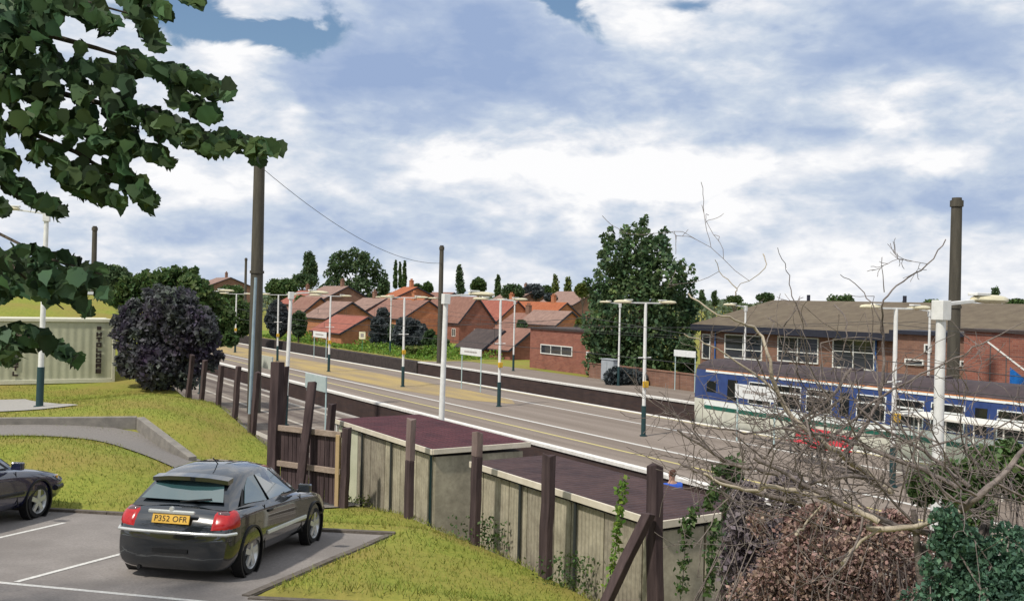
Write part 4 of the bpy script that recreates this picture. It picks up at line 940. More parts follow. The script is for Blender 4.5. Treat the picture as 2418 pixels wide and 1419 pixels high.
# taller brick gable block at far right
A = at_n(2420, 766, 44.0); s = empty('brick_block', NT(44.0, to_nt(A)[1] + 2.4, -2), YAW, 'taller red brick block at the right edge above the blue panel', 'building')
MB().box((-.2, -3.5, (A.z + 2) / 2 - .2), (1.6, 7, A.z + 1.6)).build('wall', BRK, s); MB().box((-.2, -3.5, A.z + 1.66), (1.9, 7.3, .12)).build('coping', RT_D, s)
# blue panelled stair with white handrail
a, c = at_n(2330, 805, 43.0), at_n(2425, 878, 43.0)
s = empty('outside_stair', Vector((a.x, a.y, -.03)), 0, 'outside stair with white handrail and blue side panel at the right edge', 'stair')
d = c - a
b = MB(); b.bar((0, 0, a.z + .03), (d.x, d.y, c.z + .03), .05, .07); b.build('handrail', WFR, s)
p0, p1 = at_n(2385, 865, 43.0) - a, at_n(2440, 925, 43.0) - a
b = MB(); q0 = Vector((p0.x, p0.y, p0.z + a.z)); q1 = Vector((p1.x, p1.y, p0.z + a.z - 1.2)); dn_ = Vector((SA * .04, -CA * .04, 0))
b.prism([Vector((q0.x, q0.y, q0.z)), Vector((q1.x, q1.y, q0.z - .75)), Vector((q1.x, q1.y, q0.z - 2.2)), Vector((q0.x, q0.y, q0.z - 1.25))], (.05 * CA, .05 * SA, 0)); b.build('side_panel', mat('blue_sheet', (.015, .14, .5), rough=.4, scale=2, col2=(.02, .2, .6)), s)
for f in (.1, .5, .95): b = MB(); b.bar((d.x * f, d.y * f, 0), (d.x * f, d.y * f, a.z + (c.z - a.z) * f), .04, .04); b.build('upright', SEATF, s)
# pale hut far left on the bank
h = at_y(205, 716, 70); s = empty('pale_hut', Vector((h.x, h.y, gz(h.x, h.y))), R(20), 'small pale grey hut with white roof edge on the bank behind the container', 'hut'); H_ = at_y(205, 690, 70).z - s.location.z
MB().box((0, 0, H_ / 2 - .2), (1.8, 2.6, H_ + .2)).build('wall', mat('hut_grey', (.4, .42, .47), rough=.7, scale=3, col2=(.5, .52, .56)), s); MB().box((0, 0, H_ - .05), (2.1, 2.9, .16)).build('roof', SIGNW, s); MB().box((.2, -1.33, H_ * .45), (.7, .05, H_ * .7)).build('door', SIGNB, s)

# ------------------------------------------------------------------ cars
PAINTC = mat('black_green_car_paint', (.004, .007, .010), rough=.2, var=.15, scale=2, spec=.5, coat=1.0); PAINTB = mat('navy_car_paint', (.008, .01, .035), rough=.22, var=.15, scale=2, spec=.6, coat=1.0)
CARGL = mat('car_glass', (.03, .075, .08), rough=.03, var=.1, scale=1, spec=1.0, coat=1.0); RUB = mat('tyre_rubber', (.012, .012, .013), rough=.85); ALLOY = mat('alloy_wheel', (.55, .56, .56), rough=.3, metal=.6, scale=3, col2=(.68, .69, .69)); TRIM = mat('black_trim', (.01, .01, .011), rough=.5); CHROME = mat('bright_trim', (.6, .62, .6), rough=.25, metal=.5, scale=3, col2=(.72, .74, .72)); STRIPE = mat('side_moulding', (.55, .56, .5), rough=.4, scale=3, col2=(.68, .69, .62))
TLR = mat('tail_lamp_red', (.30, .008, .012), rough=.2, spec=.4, coat=.3, scale=14, col2=(.48, .02, .02)); TLC = mat('tail_lamp_smoked', (.10, .05, .055), rough=.15, coat=1); PLY = mat('yellow_plate', (.62, .36, .05), rough=.5, scale=6, col2=(.72, .44, .07)); HLG = mat('head_lamp_glass', (.5, .55, .56), rough=.1, coat=1); AMB = mat('amber_lens', (.7, .3, .03), rough=.2, coat=1)
def car(kind, body_m, label, hw=.845, length=3.98):
    t = empty('parked_car', (0, 0, 0), 0, label, 'car')
    rear, front, wb = -.72, 3.26, 2.5
    if kind == 'saloon': front = 3.42
    # stations along the body: y, half width, lower z, bumper/shoulder width factor, belt z, centre-top z
    S = [(rear, .74, .24, .95, .60, .64), (rear + .035, .91, .14, 1.0, .72, .78), (rear + .17, .985, .11, 1.0, .90, .965), (-.36, 1.0, .15, 1.0, .92, 1.0), (0.0, 1.01, .19, 1.0, .93, .98), (.4, 1.0, .18, 1.0, .925, .96), (1.2, 1.0, .18, 1.0, .905, .94), (1.75, 1.0, .18, 1.0, .89, .935), (2.1, 1.0, .19, 1.0, .865, .92), (2.5, 1.01, .19, 1.0, .82, .875), (2.9, .975, .2, 1.0, .76, .80), (front - .16, .93, .22, 1.0, .68, .71), (front - .04, .84, .27, .98, .60, .63), (front, .70, .36, .9, .52, .54)]
    b = MB(); k = 0
    def ring(y, f, zl, sf, zb, zt):
        w = hw * f
        half = [(0, zl), (w * .6, zl), (w * .9, zl + .03), (w * .985, zl + .14), (w, zl + .30), (w * .995, .56 if zb > .62 else zl + .36), (w * .975, zb - .09), (w * .93, zb), (w * .80, zb + (zt - zb) * .45), (w * .4, zt - .006), (0, zt)]
        return [(x, y, z) for x, z in half] + [(-x, y, z) for x, z in half[-2:0:-1]]
    for st in S: r_ = ring(*st); k = len(r_); b.v += r_
    for i in range(len(S) - 1):
        for j in range(k): b.f.append([i * k + j, i * k + (j + 1) % k, (i + 1) * k + (j + 1) % k, (i + 1) * k + j]); b.mi.append(0)
    b.f.append(list(range(k))[::-1]); b.mi.append(0); b.f.append([(len(S) - 1) * k + j for j in range(k)]); b.mi.append(0)
    body = b.build('body', body_m, t, smooth=50, subsurf=1)
    # greenhouse rings: (x half, y) outlines at belt, roof edge, roof crown
    if kind == 'hatch':
        belt = [(-.50, .70), (.30, .80), (1.2, .79), (2.02, .70)]; rf = [(-.14, .53), (.30, .585), (.85, .585), (1.28, .54)]; zb_ = [.985, .925, .915, .93]; zr_ = [1.285, 1.335, 1.36, 1.33]
    else:
        belt = [(-.30, .70), (.30, .79), (1.2, .79), (2.0, .70)]; rf = [(.10, .53), (.42, .585), (.9, .585), (1.35, .54)]; zb_ = [.96, .925, .915, .92]; zr_ = [1.33, 1.36, 1.36, 1.33]
    B = [Vector((x, y, z)) for (y, x), z in zip(belt, zb_)]; T = [Vector((x, y, z)) for (y, x), z in zip(rf, zr_)]
    def mir(v): return Vector((-v.x, v.y, v.z))
    ringB = B + [mir(v) for v in B[::-1]]; ringT = T + [mir(v) for v in T[::-1]]
    cen = Vector((0, sum(v.y for v in T) / 4, 1.36)); r2 = [Vector((v.x * .86, cen.y + (v.y - cen.y) * .9, v.z + .045)) for v in ringT]; r3 = [Vector((v.x * .52, cen.y + .06 + (v.y - cen.y) * .45, 1.445)) for v in ringT]
    g = MB(); g.v = [tuple(v - Vector((0, 0, .05))) for v in ringB] + [tuple(v) for v in ringT] + [tuple(v) for v in r2] + [tuple(v) for v in r3]
    for q in range(3):
        for j in range(8): g.f.append([q * 8 + j, q * 8 + (j + 1) % 8, q * 8 + 8 + (j + 1) % 8, q * 8 + 8 + j]); g.mi.append(0)
    g.f.append([24 + j for j in range(8)]); g.mi.append(0)
    cab = g.build('roof', body_m, t, smooth=38)
    def lerp2(p00, p10, p11, p01, u, v): return p00.lerp(p10, u).lerp(p01.lerp(p11, u), v)
    def pane(name, c4, uv, m, off=.006, par=t):
        nrm = (c4[1] - c4[0]).cross(c4[3] - c4[0]).normalized(); ctr = sum(c4, Vector()) / 4
        if nrm.dot(ctr - Vector((0, .6, .9))) < 0: nrm = -nrm
        P = [lerp2(*c4, u, v) + nrm * off for u, v in uv]
        return MB().prism(P, nrm * .006).build(name, m, par)
    for s_ in (1, -1):
        f = (lambda v: v) if s_ == 1 else mir
        side = [[f(B[i]), f(B[i + 1]), f(T[i + 1]), f(T[i])] for i in range(3)]
        # rear quarter window spans bays 0-1, door window bays 1-2
        q = [f(B[0].lerp(B[1], .44)), f(B[1].lerp(B[2], .34)), f(T[1].lerp(T[2], .26)), f(T[0].lerp(T[1], .62))]
        pane('quarter_window', q, [(.04, .06), (.97, .06), (.97, .92), (.5, .92), (.16, .62)], CARGL)
        q = [f(B[1].lerp(B[2], .38)), f(B[2].lerp(B[3], .66)), f(T[2].lerp(T[3], .52)), f(T[1].lerp(T[2], .30))]
        pane('door_window', q, [(.03, .06), (.97, .06), (.93, .35), (.9, .92), (.03, .92)], CARGL)
        pane('window_seal', [f(B[0].lerp(B[1], .36)), f(B[2].lerp(B[3], .74)), f(T[2].lerp(T[3], .62)), f(T[0].lerp(T[1], .52))], [(.0, .0), (1, .0), (1, .4), (.96, 1), (.22, 1), (.06, .7)], TRIM, .001)
    pane('rear_window', [B[0], mir(B[0]), mir(T[0]), T[0]], [(.06, .14), (.94, .14), (.93, .93), (.07, .93)], CARGL)
    pane('windscreen', [B[3], mir(B[3]), mir(T[3]), T[3]], [(.04, .08), (.96, .08), (.95, .95), (.05, .95)], CARGL)
    # wheels
    for sx in (1, -1):
        for y in (0, wb):
            x = sx * (hw - .09)
            w = MB().lathe((x, y, .295), [(.2, -.085 * sx), (.275, -.09 * sx), (.296, -.05 * sx), (.296, .05 * sx), (.275, .088 * sx), (.21, .092 * sx)], 'X', 28).build('wheel', RUB, t, smooth=50)
            r_ = MB(); r_.lathe((x, y, .295), [(.215, .094 * sx), (.2, .07 * sx), (.185, .03 * sx)], 'X', 28); r_.lathe((x, y, .295), [(.0, .085 * sx), (.05, .085 * sx), (.055, .06 * sx)], 'X', 16)
            for q in range(5):
                a = 2 * math.pi * q / 5 + .3; c, s2 = math.cos(a), math.sin(a); r_.bar((x + sx * .075, y + .03 * c, .295 + .03 * s2), (x + sx * .075, y + .2 * c, .295 + .2 * s2), .075, .03, up=(1, 0, 0))
            r_.build('rim', ALLOY, w, smooth=40)
            MB().lathe((x, y, .295), [(.19, .02 * sx), (0, .02 * sx)], 'X', 20).build('brake_disc', TRIM, w)
            MB().lathe((sx * hw * .84, y, .31), [(.375, .0), (.375, sx * hw * .178), (.345, sx * hw * .178)], 'X', 28).build('wheel_arch', TRIM, body, smooth=40)
        st = MB(); st.bar((sx * (hw + .008), .52, .50), (sx * (hw + .008), wb - .44, .50), .03, .055); st.build('side_moulding', STRIPE if kind == 'hatch' else TRIM, t, bevel=.01)
        dl = MB()
        for y0, y1, z0, z1 in ((.46, .46, .28, .90), (1.92, 1.86, .28, .87)): dl.bar((sx * (hw + .001), y0, z0), (sx * (hw - .04), y1, z1), .012, .012)
        dl.build('door_seam', TRIM, t)
        MB().bar((sx * (hw - .015), .56, .80), (sx * (hw - .015), .72, .80), .03, .04).build('door_handle', TRIM, t, bevel=.01)
        m_ = MB(); m_.box((sx * (hw + .09), 1.72, .99), (.2, .1, .13)); m_.bar((sx * (hw - .05), 1.74, .93), (sx * (hw + .06), 1.73, .96), .04, .05); m_.build('wing_mirror', body_m, t, bevel=.03)
    # rear end
    def rear_y(z): return -.735 if z < .70 else -.735 + (z - .70) * .62
    bpy.context.view_layer.update(); dg = bpy.context.evaluated_depsgraph_get()
    from mathutils.bvhtree import BVHTree
    bv = BVHTree.FromObject(body, dg)
    def shell_patch(name, cx, cy, a0, a1, zf, m, off=.012, nu=10, nv=5, par=t):
        """a thin cap lying on the body: rays cast outwards from a vertical axis; zf(u) gives lower and upper height."""
        q = MB(); ok = True; grid = []
        for i in range(nu + 1):
            u = i / nu; a = R(a0 + (a1 - a0) * u); d = Vector((math.sin(a), -math.cos(a), 0)); z0, z1 = zf(u)
            for j in range(nv + 1):
                o = Vector((cx, cy, z0 + (z1 - z0) * j / nv)); h_, nrm, _, _ = bv.ray_cast(o, d)
                if h_ is None: h_ = o + d * .3; nrm = d
                if nrm.dot(d) < 0: nrm = -nrm
                edge = i in (0, nu) or j in (0, nv)
                grid.append(h_ + nrm * (-.004 if edge else off))
        q.v = [tuple(g_) for g_ in grid]
        for i in range(nu):
            for j in range(nv): k0 = i * (nv + 1) + j; q.f.append([k0, k0 + 1, k0 + nv + 2, k0 + nv + 1]); q.mi.append(0)
        return q.build(name, m, par, smooth=60)
    for sx in (1, -1):
        shell_patch('tail_lamp', sx * .52, -.30, sx * 3, sx * 78, lambda u: (.685 + .03 * u, .93 + .02 * u), TLR, .016, 12, 6)
        shell_patch('reversing_lamp', sx * .48, -.30, sx * 18, sx * 52, lambda u: (.86, .93), TLC, .026, 6, 3)
    for zz in (.70,):
        MB().tube([(-hw * .99, rear + .2, .645), (-hw * .9, rear + .03, .645), (-.5, rear - .022, .645), (0, rear - .035, .645), (.5, rear - .022, .645), (hw * .9, rear + .03, .645), (hw * .99, rear + .2, .645)], .022, 8).build('bumper_strip', CHROME, t, smooth=60)
    npl = MB().box((-.02, rear + .02, .815), (.53, .02, .125), Matrix.Rotation(R(-16), 3, 'X')).build('number_plate', PLY, t, bevel=.004)
    cu = bpy.data.curves.new('lettering', 'FONT'); cu.body = 'P352 OFR'; cu.size = .108; cu.align_x = 'CENTER'; cu.align_y = 'CENTER'; cu.extrude = .002; cu.space_character = 1.05; cu.materials.append(TRIM)
    lf_ = bpy.data.objects.new('lettering', cu); COL.objects.link(lf_); bpy.context.view_layer.update(); me_ = bpy.data.meshes.new_from_object(lf_.evaluated_get(bpy.context.evaluated_depsgraph_get())); bpy.data.objects.remove(lf_)
    lo = bpy.data.objects.new('lettering', me_); COL.objects.link(lo); lo.parent = npl; lo.location = (-.02, rear + .0075, .815); lo.rotation_euler = (R(90 - 16), 0, 0)
    MB().box((-.02, rear + .035, .905), (.66, .05, .05)).build('plate_garnish', CHROME, t, bevel=.015)
    MB().lathe((-.02, rear + .04, .945), [(.0, -.03), (.03, -.03), (.035, 0)], 'Y', 14).build('badge', CHROME, t)
    if kind == 'hatch':
        sp = MB(); sp.v = []
        rows = [(-.555, -.08, 1.29), (-.3, -.13, 1.322), (0, -.145, 1.33), (.3, -.13, 1.322), (.555, -.08, 1.29)]
        for (x, y, z) in rows: sp.v += [(x, y, z + .035), (x, y - .17, z + .005), (x, y - .17, z - .05), (x, y - .02, z - .05)]
        for i in range(4):
            for j in range(4): sp.f.append([i * 4 + j, i * 4 + (j + 1) % 4, i * 4 + 4 + (j + 1) % 4, i * 4 + 4 + j]); sp.mi.append(0)
        sp.f += [[0, 1, 2, 3], [16, 17, 18, 19]]; sp.mi += [0, 0]; sp.build('rear_spoiler', body_m, t, smooth=40)
        MB().tube([(.1, .42, 1.42), (.1, .20, 1.55)], .008, 6).build('aerial', TRIM, t)
        wp = MB(); wp.bar((0, -.50, 1.02), (.42, -.44, 1.07), .02, .015); wp.build('rear_wiper', TRIM, t)
    ex = MB(); ex.tube([(-.45, rear + .03, .15), (-.45, rear + .4, .17)], .028, 8); ex.build('exhaust', TRIM, t)
    b_ = MB(); b_.box((0, rear - .004, .40), (.5, .02, .06)); b_.build('bumper_grille', TRIM, t)
    # front end
    for sx in (1, -1):
        h_ = MB(); h_.prism([(sx * .38, front - .02, .60), (sx * .70, front - .17, .60), (sx * .72, front - .22, .69), (sx * .38, front - .10, .685)], (0, -.05, .0)); h_.build('headlight', HLG, t, bevel=.01)
        h_ = MB(); h_.prism([(sx * .70, front - .16, .60), (sx * .775, front - .30, .60), (sx * .775, front - .32, .68), (sx * .72, front - .2, .685)], (0, -.03, 0)); h_.build('indicator', AMB, t)
    g_ = MB(); g_.box((0, front - .06, .61), (.7, .06, .09)); g_.build('grille', TRIM, t, bevel=.02)
    bp = MB(); bp.tube([(-hw * .97, front - .42, .47), (-hw * .86, front - .1, .47), (-.4, front + .01, .47), (.4, front + .01, .47), (hw * .86, front - .1, .47), (hw * .97, front - .42, .47)], .05, 8); bp.build('front_bumper', TRIM if kind != 'hatch' else body_m, t, smooth=60)
    if kind != 'hatch':
        MB().box((0, front + .03, .42), (.5, .02, .11)).build('number_plate', SIGNW, t)
    return t
c1 = car('hatch', PAINTC, 'dark hatchback with red tail lamps and yellow plate parked nose to the grass')
c1.location = CAR; c1.rotation_euler = (R(-3.5), R(.5), R(-9.0)); 
c2 = car('saloon', PAINTB, 'dark blue car cut off by the left edge, only its bonnet and front wheel showing')
p = on_lot(78, 1222); fw = Vector((math.sin(R(8.8)), math.cos(R(8.8)), -.0612)); rt = Vector((math.cos(R(8.8)), -math.sin(R(8.8)), 0))
q = p - rt * .75 - fw * 2.5; c2.location = (q.x, q.y, plane_z(q.x, q.y) + .002); c2.rotation_euler = (R(-3.5), R(.5), R(-8.8))

# ------------------------------------------------------------------ waiting person on the near platform
def person(loc, rz):
    t = empty('person', loc, rz, 'person with brown hair and blue jacket waiting on the near platform behind the shed', 'person')
    def skin(name, verts, edges, rad, m, sub=2):
        me = bpy.data.meshes.new(name); me.from_pydata(verts, edges, []); me.materials.append(m); o = bpy.data.objects.new(name, me); COL.objects.link(o); o.parent = t
        md = o.modifiers.new('skin', 'SKIN'); md.use_smooth_shade = True
        for i, r in enumerate(rad): me.skin_vertices[0].data[i].radius = (r, r) if not hasattr(r, '__len__') else r
        me.skin_vertices[0].data[0].use_root = True
        s2 = o.modifiers.new('sub', 'SUBSURF'); s2.levels = sub; s2.render_levels = sub; return o
    SK = mat('skin', (.42, .24, .17), rough=.6, var=.1); HAIR = mat('brown_hair', (.07, .03, .018), rough=.7, scale=30); JK = mat('blue_jacket', (.02, .07, .36), rough=.8, scale=8, col2=(.03, .1, .45)); TR = mat('dark_trousers', (.03, .03, .04), rough=.9)
    v = [(0, 0, .95), (0, 0, 1.1), (0, -.01, 1.28), (0, 0, 1.44), (0, .01, 1.51), (0, .01, 1.58), (0, .015, 1.67), (0, .01, 1.75)]
    e = [(i, i + 1) for i in range(7)]; r = [(.13, .095), (.12, .09), (.135, .10), (.08, .07), (.055, .055), (.07, .075), (.075, .092), (.06, .07)]
    for s_ in (1, -1):
        k = len(v); v += [(s_ * .17, 0, 1.41), (s_ * .23, .0, 1.14), (s_ * .22, .09, .90), (s_ * .215, .12, .82)]; e += [(3, k), (k, k + 1), (k + 1, k + 2), (k + 2, k + 3)]; r += [.06, .048, .036, .034]
        h = k + 3
        for q in range(4):
            v += [(s_ * (.215 + .0), .105 + .018 * q, .76), (s_ * .208, .105 + .02 * q, .715)]; i = len(v) - 2; e += [(h, i), (i, i + 1)]; r += [.011, .009]
        v.append((s_ * .185, .16, .79)); e.append((h, len(v) - 1)); r.append(.012)
        k = len(v); v += [(s_ * .095, 0, .86), (s_ * .10, .01, .48), (s_ * .10, -.01, .09), (s_ * .105, .14, .04)]; e += [(0, k), (k, k + 1), (k + 1, k + 2), (k + 2, k + 3)]; r += [.09, .058, .042, .04]
    skin('body', v, e, r, SK)
    JV = [(0, 0, .90), (0, 0, 1.1), (0, -.01, 1.28), (0, 0, 1.43)]; JE = [(0, 1), (1, 2), (2, 3)]; JR = [(.21, .16), (.20, .15), (.22, .165), (.17, .14)]
    for s_ in (1, -1):
        k = len(JV); JV += [(s_ * .175, 0, 1.41), (s_ * .23, 0, 1.14), (s_ * .222, .085, .92)]; JE += [(3, k), (k, k + 1), (k + 1, k + 2)]; JR += [.10, .078, .06]
    skin('jacket', JV, JE, JR, JK)
    TV = [(0, 0, .93)]; TE = []; TRr = [(.15, .12)]
    for s_ in (1, -1):
        k = len(TV); TV += [(s_ * .095, 0, .84), (s_ * .10, .01, .48), (s_ * .10, -.005, .09)]; TE += [(0, k), (k, k + 1), (k + 1, k + 2)]; TRr += [.105, .075, .07]
    skin('trousers', TV, TE, TRr, TR)
    skin('hair', [(0, -.03, 1.60), (0, -.03, 1.69), (0, -.005, 1.775)], [(0, 1), (1, 2)], [(.07, .05), (.088, .085), (.072, .085)], HAIR)
    f = MB(); f.box((0, .105, 1.655), (.022, .03, .035)); f.build('nose', SK, t, bevel=.008)
    for s_ in (1, -1): MB().lathe((s_ * .032, .09, 1.675), [(0, .012), (.01, .008), (.012, 0)], 'Y', 8).build('eye', TRIM, t)
    for s_ in (1, -1): MB().box((s_ * .083, .0, 1.655), (.016, .035, .055)).build('ear', SK, t, bevel=.007)
    MB().box((0, .092, 1.61), (.045, .012, .01)).build('mouth', mat('lips', (.35, .12, .1), rough=.6), t)
    return t
p = at_z(1588, 1104, 1.8); person(Vector((p.x, p.y, .0)), R(25))
CARGL.node_tree.nodes['Principled BSDF'].inputs['Coat IOR'].default_value = 2.1
for m_ in (PAINTC, PAINTB): m_.node_tree.nodes['Principled BSDF'].inputs['Coat IOR'].default_value = 1.8
# ------------------------------------------------------------------ vegetation
def leafmat(name, c1, c2, transl=.38, island=.5): return mat(name, c1, rough=.55, scale=.9, col2=c2, island=island, transl=transl, spec=.25, detail=3)
LF_D = leafmat('dark_leaves', (.05, .09, .045), (.10, .15, .06)); LF_M = leafmat('mid_leaves', (.055, .105, .035), (.105, .16, .05)); LF_Y = leafmat('yellowish_leaves', (.10, .14, .035), (.18, .21, .055))
LF_P = leafmat('purple_leaves', (.08, .05, .11), (.10, .135, .09)); LF_B = leafmat('blackish_leaves', (.05, .065, .075), (.10, .115, .115)); LF_G = leafmat('bright_leaves', (.10, .19, .025), (.19, .28, .05)); LF_T = leafmat('teal_leaves', (.055, .12, .085), (.13, .24, .15))
LF_BIG = leafmat('big_tree_leaves', (.055, .115, .07), (.14, .20, .065)); LF_DIST = leafmat('hazy_leaves', (.06, .09, .06), (.11, .145, .075), .1, .3)
BARK = mat('bark', (.05, .04, .03), rough=.95, scale=8, col2=(.1, .08, .06), bump=.6, stretch=(1, 1, .2))
def crown_tree(name, label, blobs, Y, base, leaf_m, n, size, trunk_r, group=None, cat='tree', depth=.8, shell=.35, up=.3, squash=1.0, holes=0.0, seed=1, tips=()):
    """blobs: (px, py, radius px) silhouettes turned to real ellipsoids round distance Y; trunk and limbs reach into them."""
    rng = np.random.default_rng(seed); k = Y / FPX
    cs = []
    for i, (px, py, r) in enumerate(blobs):
        off = (rng.random() - .5) * r * k * depth * 1.2; p = at_y(px, py, Y + off); cs.append((p, r * k))
    base = Vector(base); t = empty(name, base, 0, label, cat, group)
    w = np.array([c[1] ** 2 for c in cs]); w = w / w.sum(); P = []
    for (p, r), q in zip(cs, w):
        m_ = max(6, int(n * q)); pts = ell_points(m_, p, (r, r * depth, r * squash), rng, shell)
        if holes:
            s_ = np.sin(pts * (2.2 / max(r, .3)) + np.array([1.3, 4.1, 2.2]) * seed).prod(1); pts = pts[s_ < holes]
        P.append(pts)
    P = np.concatenate(P); P = P[P[:, 2] > base.z + .02]
    V, F = leaf_cloud(P - np.array(base), size, up=up, rng=rng)
    mesh_np('crown', V, F, leaf_m, t)
    b = MB(); top = max(c[0].z for c in cs); mid = sum((c[0] for c in cs), Vector()) / len(cs)
    b.tube([(0, 0, -.2), ((mid.x - base.x) * .3, (mid.y - base.y) * .3, (mid.z - base.z) * .6), tuple((mid - base))], [trunk_r, trunk_r * .75, trunk_r * .5], 8)
    for (p, r) in cs[:10]:
        a = Vector(((mid.x - base.x) * .5, (mid.y - base.y) * .5, (mid.z - base.z) * .7)); c = p - base; m2 = (a + c) / 2 + Vector((0, 0, -.1 * r)); b.tube([a, m2, c], [trunk_r * .4, trunk_r * .25, trunk_r * .1], 5)
    b.build('trunk', BARK, t, smooth=60)
    return t
def stack(px, top, base, w, n=13, taper=.35):
    """column of blobs from base to top px"""
    o = []; h = base - top
    for i in range(n):
        f = (i + .5) / n; r = w / 2 * ((1 - f) ** taper * .9 + .25); o.append((px + random.uniform(-.12, .12) * w, base - f * h, max(r, w * .2)))
    return o
def rnd(px, top, base, w, n=12, seed=0):
    rr = random.Random(seed + px); o = [(px, (top + base) / 2, min(w, base - top) * .36)]
    for i in range(n):
        a = 2 * math.pi * i / n; r = w * rr.uniform(.11, .24); o.append((px + (w / 2 - r) * math.cos(a) * rr.uniform(.7, 1), (top + base) / 2 + ((base - top) / 2 - r) * math.sin(a) * rr.uniform(.75, 1), r))
    return o
# the big leafy tree behind the far platform
BT = [(1500, 580, 48), (1455, 608, 44), (1545, 598, 46), (1445, 655, 46), (1560, 655, 58), (1500, 655, 60), (1500, 730, 100), (1432, 765, 60), (1580, 740, 64), (1440, 830, 52), (1520, 820, 80), (1592, 805, 52), (1500, 880, 84), (1422, 705, 38), (1612, 690, 34), (1625, 765, 30), (1405, 800, 32), (1410, 860, 34), (1590, 870, 44),
      (1524, 513, 7), (1521, 524, 11), (1517, 542, 17), (1497, 530, 7), (1441, 540, 7), (1572, 540, 6), (1425, 560, 8), (1612, 616, 6), (1635, 628, 5), (1638, 660, 9), (1420, 600, 9), (1440, 552, 13), (1438, 575, 18), (1478, 545, 15), (1568, 552, 13), (1562, 575, 22), (1610, 628, 14), (1603, 648, 22), (1632, 640, 9), (1398, 672, 14), (1385, 662, 8), (1640, 720, 22)]
b0 = at_n(1505, 905, 45.0); crown_tree('broadleaf_tree', 'big dark green leafy tree towering over the far platform, left of the train', BT, b0.y, (b0.x, b0.y, gz(b0.x, b0.y)), LF_BIG, 17000, .33, .3, depth=.75, shell=.45, seed=3)
# purple shrub by the container
PB = [(520, 840, 14), (500, 860, 18), (290, 735, 14), (330, 800, 62), (400, 735, 60), (325, 755, 42), (430, 790, 66), (462, 770, 52), (360, 860, 60), (415, 850, 60), (305, 860, 34), (468, 828, 36), (300, 780, 34), (430, 715, 38), (380, 720, 34), (500, 800, 24), (385, 900, 30), (440, 890, 34)]
_pr = random.Random(8); PB += [(390 + 112 * math.cos(a_) * _pr.uniform(.9, 1.1), 800 + 112 * math.sin(a_) * _pr.uniform(.85, 1.1), _pr.uniform(8, 20)) for a_ in [i * .27 for i in range(24)]]
p = at_y(380, 905, 38.5); crown_tree('purple_shrub', 'large dark purple shrub between the cream container and the timber posts', PB, 38.5, (p.x, p.y, gz(p.x, p.y)), LF_P, 11000, .21, .12, cat='shrub', shell=.3, seed=5)
p = at_y(455, 850, 46); crown_tree('green_shrub', 'loose wide green shrub spreading behind and above the purple shrub', [(345, 668, 30), (300, 680, 30), (280, 705, 24), (385, 665, 34), (440, 660, 30), (320, 712, 30), (390, 700, 36), (415, 642, 14), (460, 640, 10), (545, 800, 20), (470, 700, 42), (500, 735, 46), (450, 680, 34), (510, 770, 34), (490, 800, 26), (520, 800, 18), (540, 752, 22)], 46, (p.x, p.y, gz(p.x, p.y)), LF_M, 7500, .24, .1, cat='shrub', shell=.2, seed=6)
# far side shrubs and trees, one thing each
def far_tree(kind, label, px, top, base, w, Y, m, n, size, group, name='tree', cat='tree', seed=1, **k):
    n = int(n * 2.0)
    bl = stack(px, top, base, w, **k.pop('st', {})) if kind == 'stack' else rnd(px, top, base, w, seed=seed)
    p = at_y(px, base, Y); z = gz(p.x, p.y); return crown_tree(name, label, bl, Y, (p.x, p.y, min(z, p.z + .3)), m, n, size, max(.08, w * Y / FPX * .05), group, cat, seed=abs(seed + px), **k)
VS = 'shrubs on the verge beyond the tracks'
for a in [('rnd', 'green shrub mass on the far verge left of the thick mast', 560, 700, 800, 110, 118, LF_M, 2600, .5), ('rnd', 'bushy green shrub on the far verge behind the left end of the island', 500, 720, 800, 70, 125, LF_Y, 1500, .5),
          ('rnd', 'blue black shrub on the verge just right of the thick mast', 655, 705, 800, 66, 116, LF_B, 2200, .42), ('rnd', 'dark green shrub on the verge left of the orange gable', 705, 730, 798, 44, 114, LF_D, 1300, .42),
          ('rnd', 'dark shrub beside the low deep red roof', 893, 742, 836, 52, 106, LF_B, 1700, .38), ('rnd', 'wide dark purplish shrub behind the yellow flowers', 968, 745, 834, 96, 102, LF_B, 3000, .38), ('rnd', 'small dark shrub between wide shrub and slim mast', 1015, 775, 838, 40, 100, LF_D, 900, .36),
          ('rnd', 'low yellow flowered shrub on the verge near the far platform ramp', 978, 815, 850, 70, 93, LF_Y, 900, .26), ('rnd', 'low bright green shrub right of the yellow flowers', 1005, 822, 852, 44, 91, LF_G, 700, .24),
          ('rnd', 'pale green shrub beside the big tree and the small red gable', 1372, 748, 792, 36, 90, LF_Y, 700, .3), ('rnd', 'dark shrub under the big tree next to the grey cabinet', 1480, 868, 918, 120, 66, LF_B, 1800, .26), ('rnd', 'dark shrub right of the big tree behind the sign frame', 1620, 790, 900, 60, 66, LF_D, 1600, .28)]:
    far_tree(*a, group=VS, name='shrub', cat='shrub', seed=2)
for a in [('rnd', 'broad dark shrub between the deep red roof and the wide purplish shrub', 925, 765, 838, 60, 108, LF_D, 1500, .38), ('rnd', 'leafy green shrub in front of the terrace gable', 1040, 790, 842, 46, 99, LF_M, 900, .36), ('rnd', 'green garden tree between the two gabled houses', 800, 742, 800, 34, 122, LF_D, 700, .4), ('rnd', 'dark garden tree in front of the terrace roof', 905, 722, 790, 40, 130, LF_B, 900, .42), ('rnd', 'green garden tree left of the orange gable house', 712, 690, 770, 44, 150, LF_M, 900, .45), ('rnd', 'garden tree between red roof and grey roof by the brick outbuilding', 1232, 752, 800, 30, 120, LF_D, 600, .4)]:
    far_tree(*a, group='garden trees among the houses', name='garden_tree', cat='tree', seed=3)
YF = mat('yellow_flowers', (.6, .42, .02), rough=.6)
HT = 'trees along the skyline'
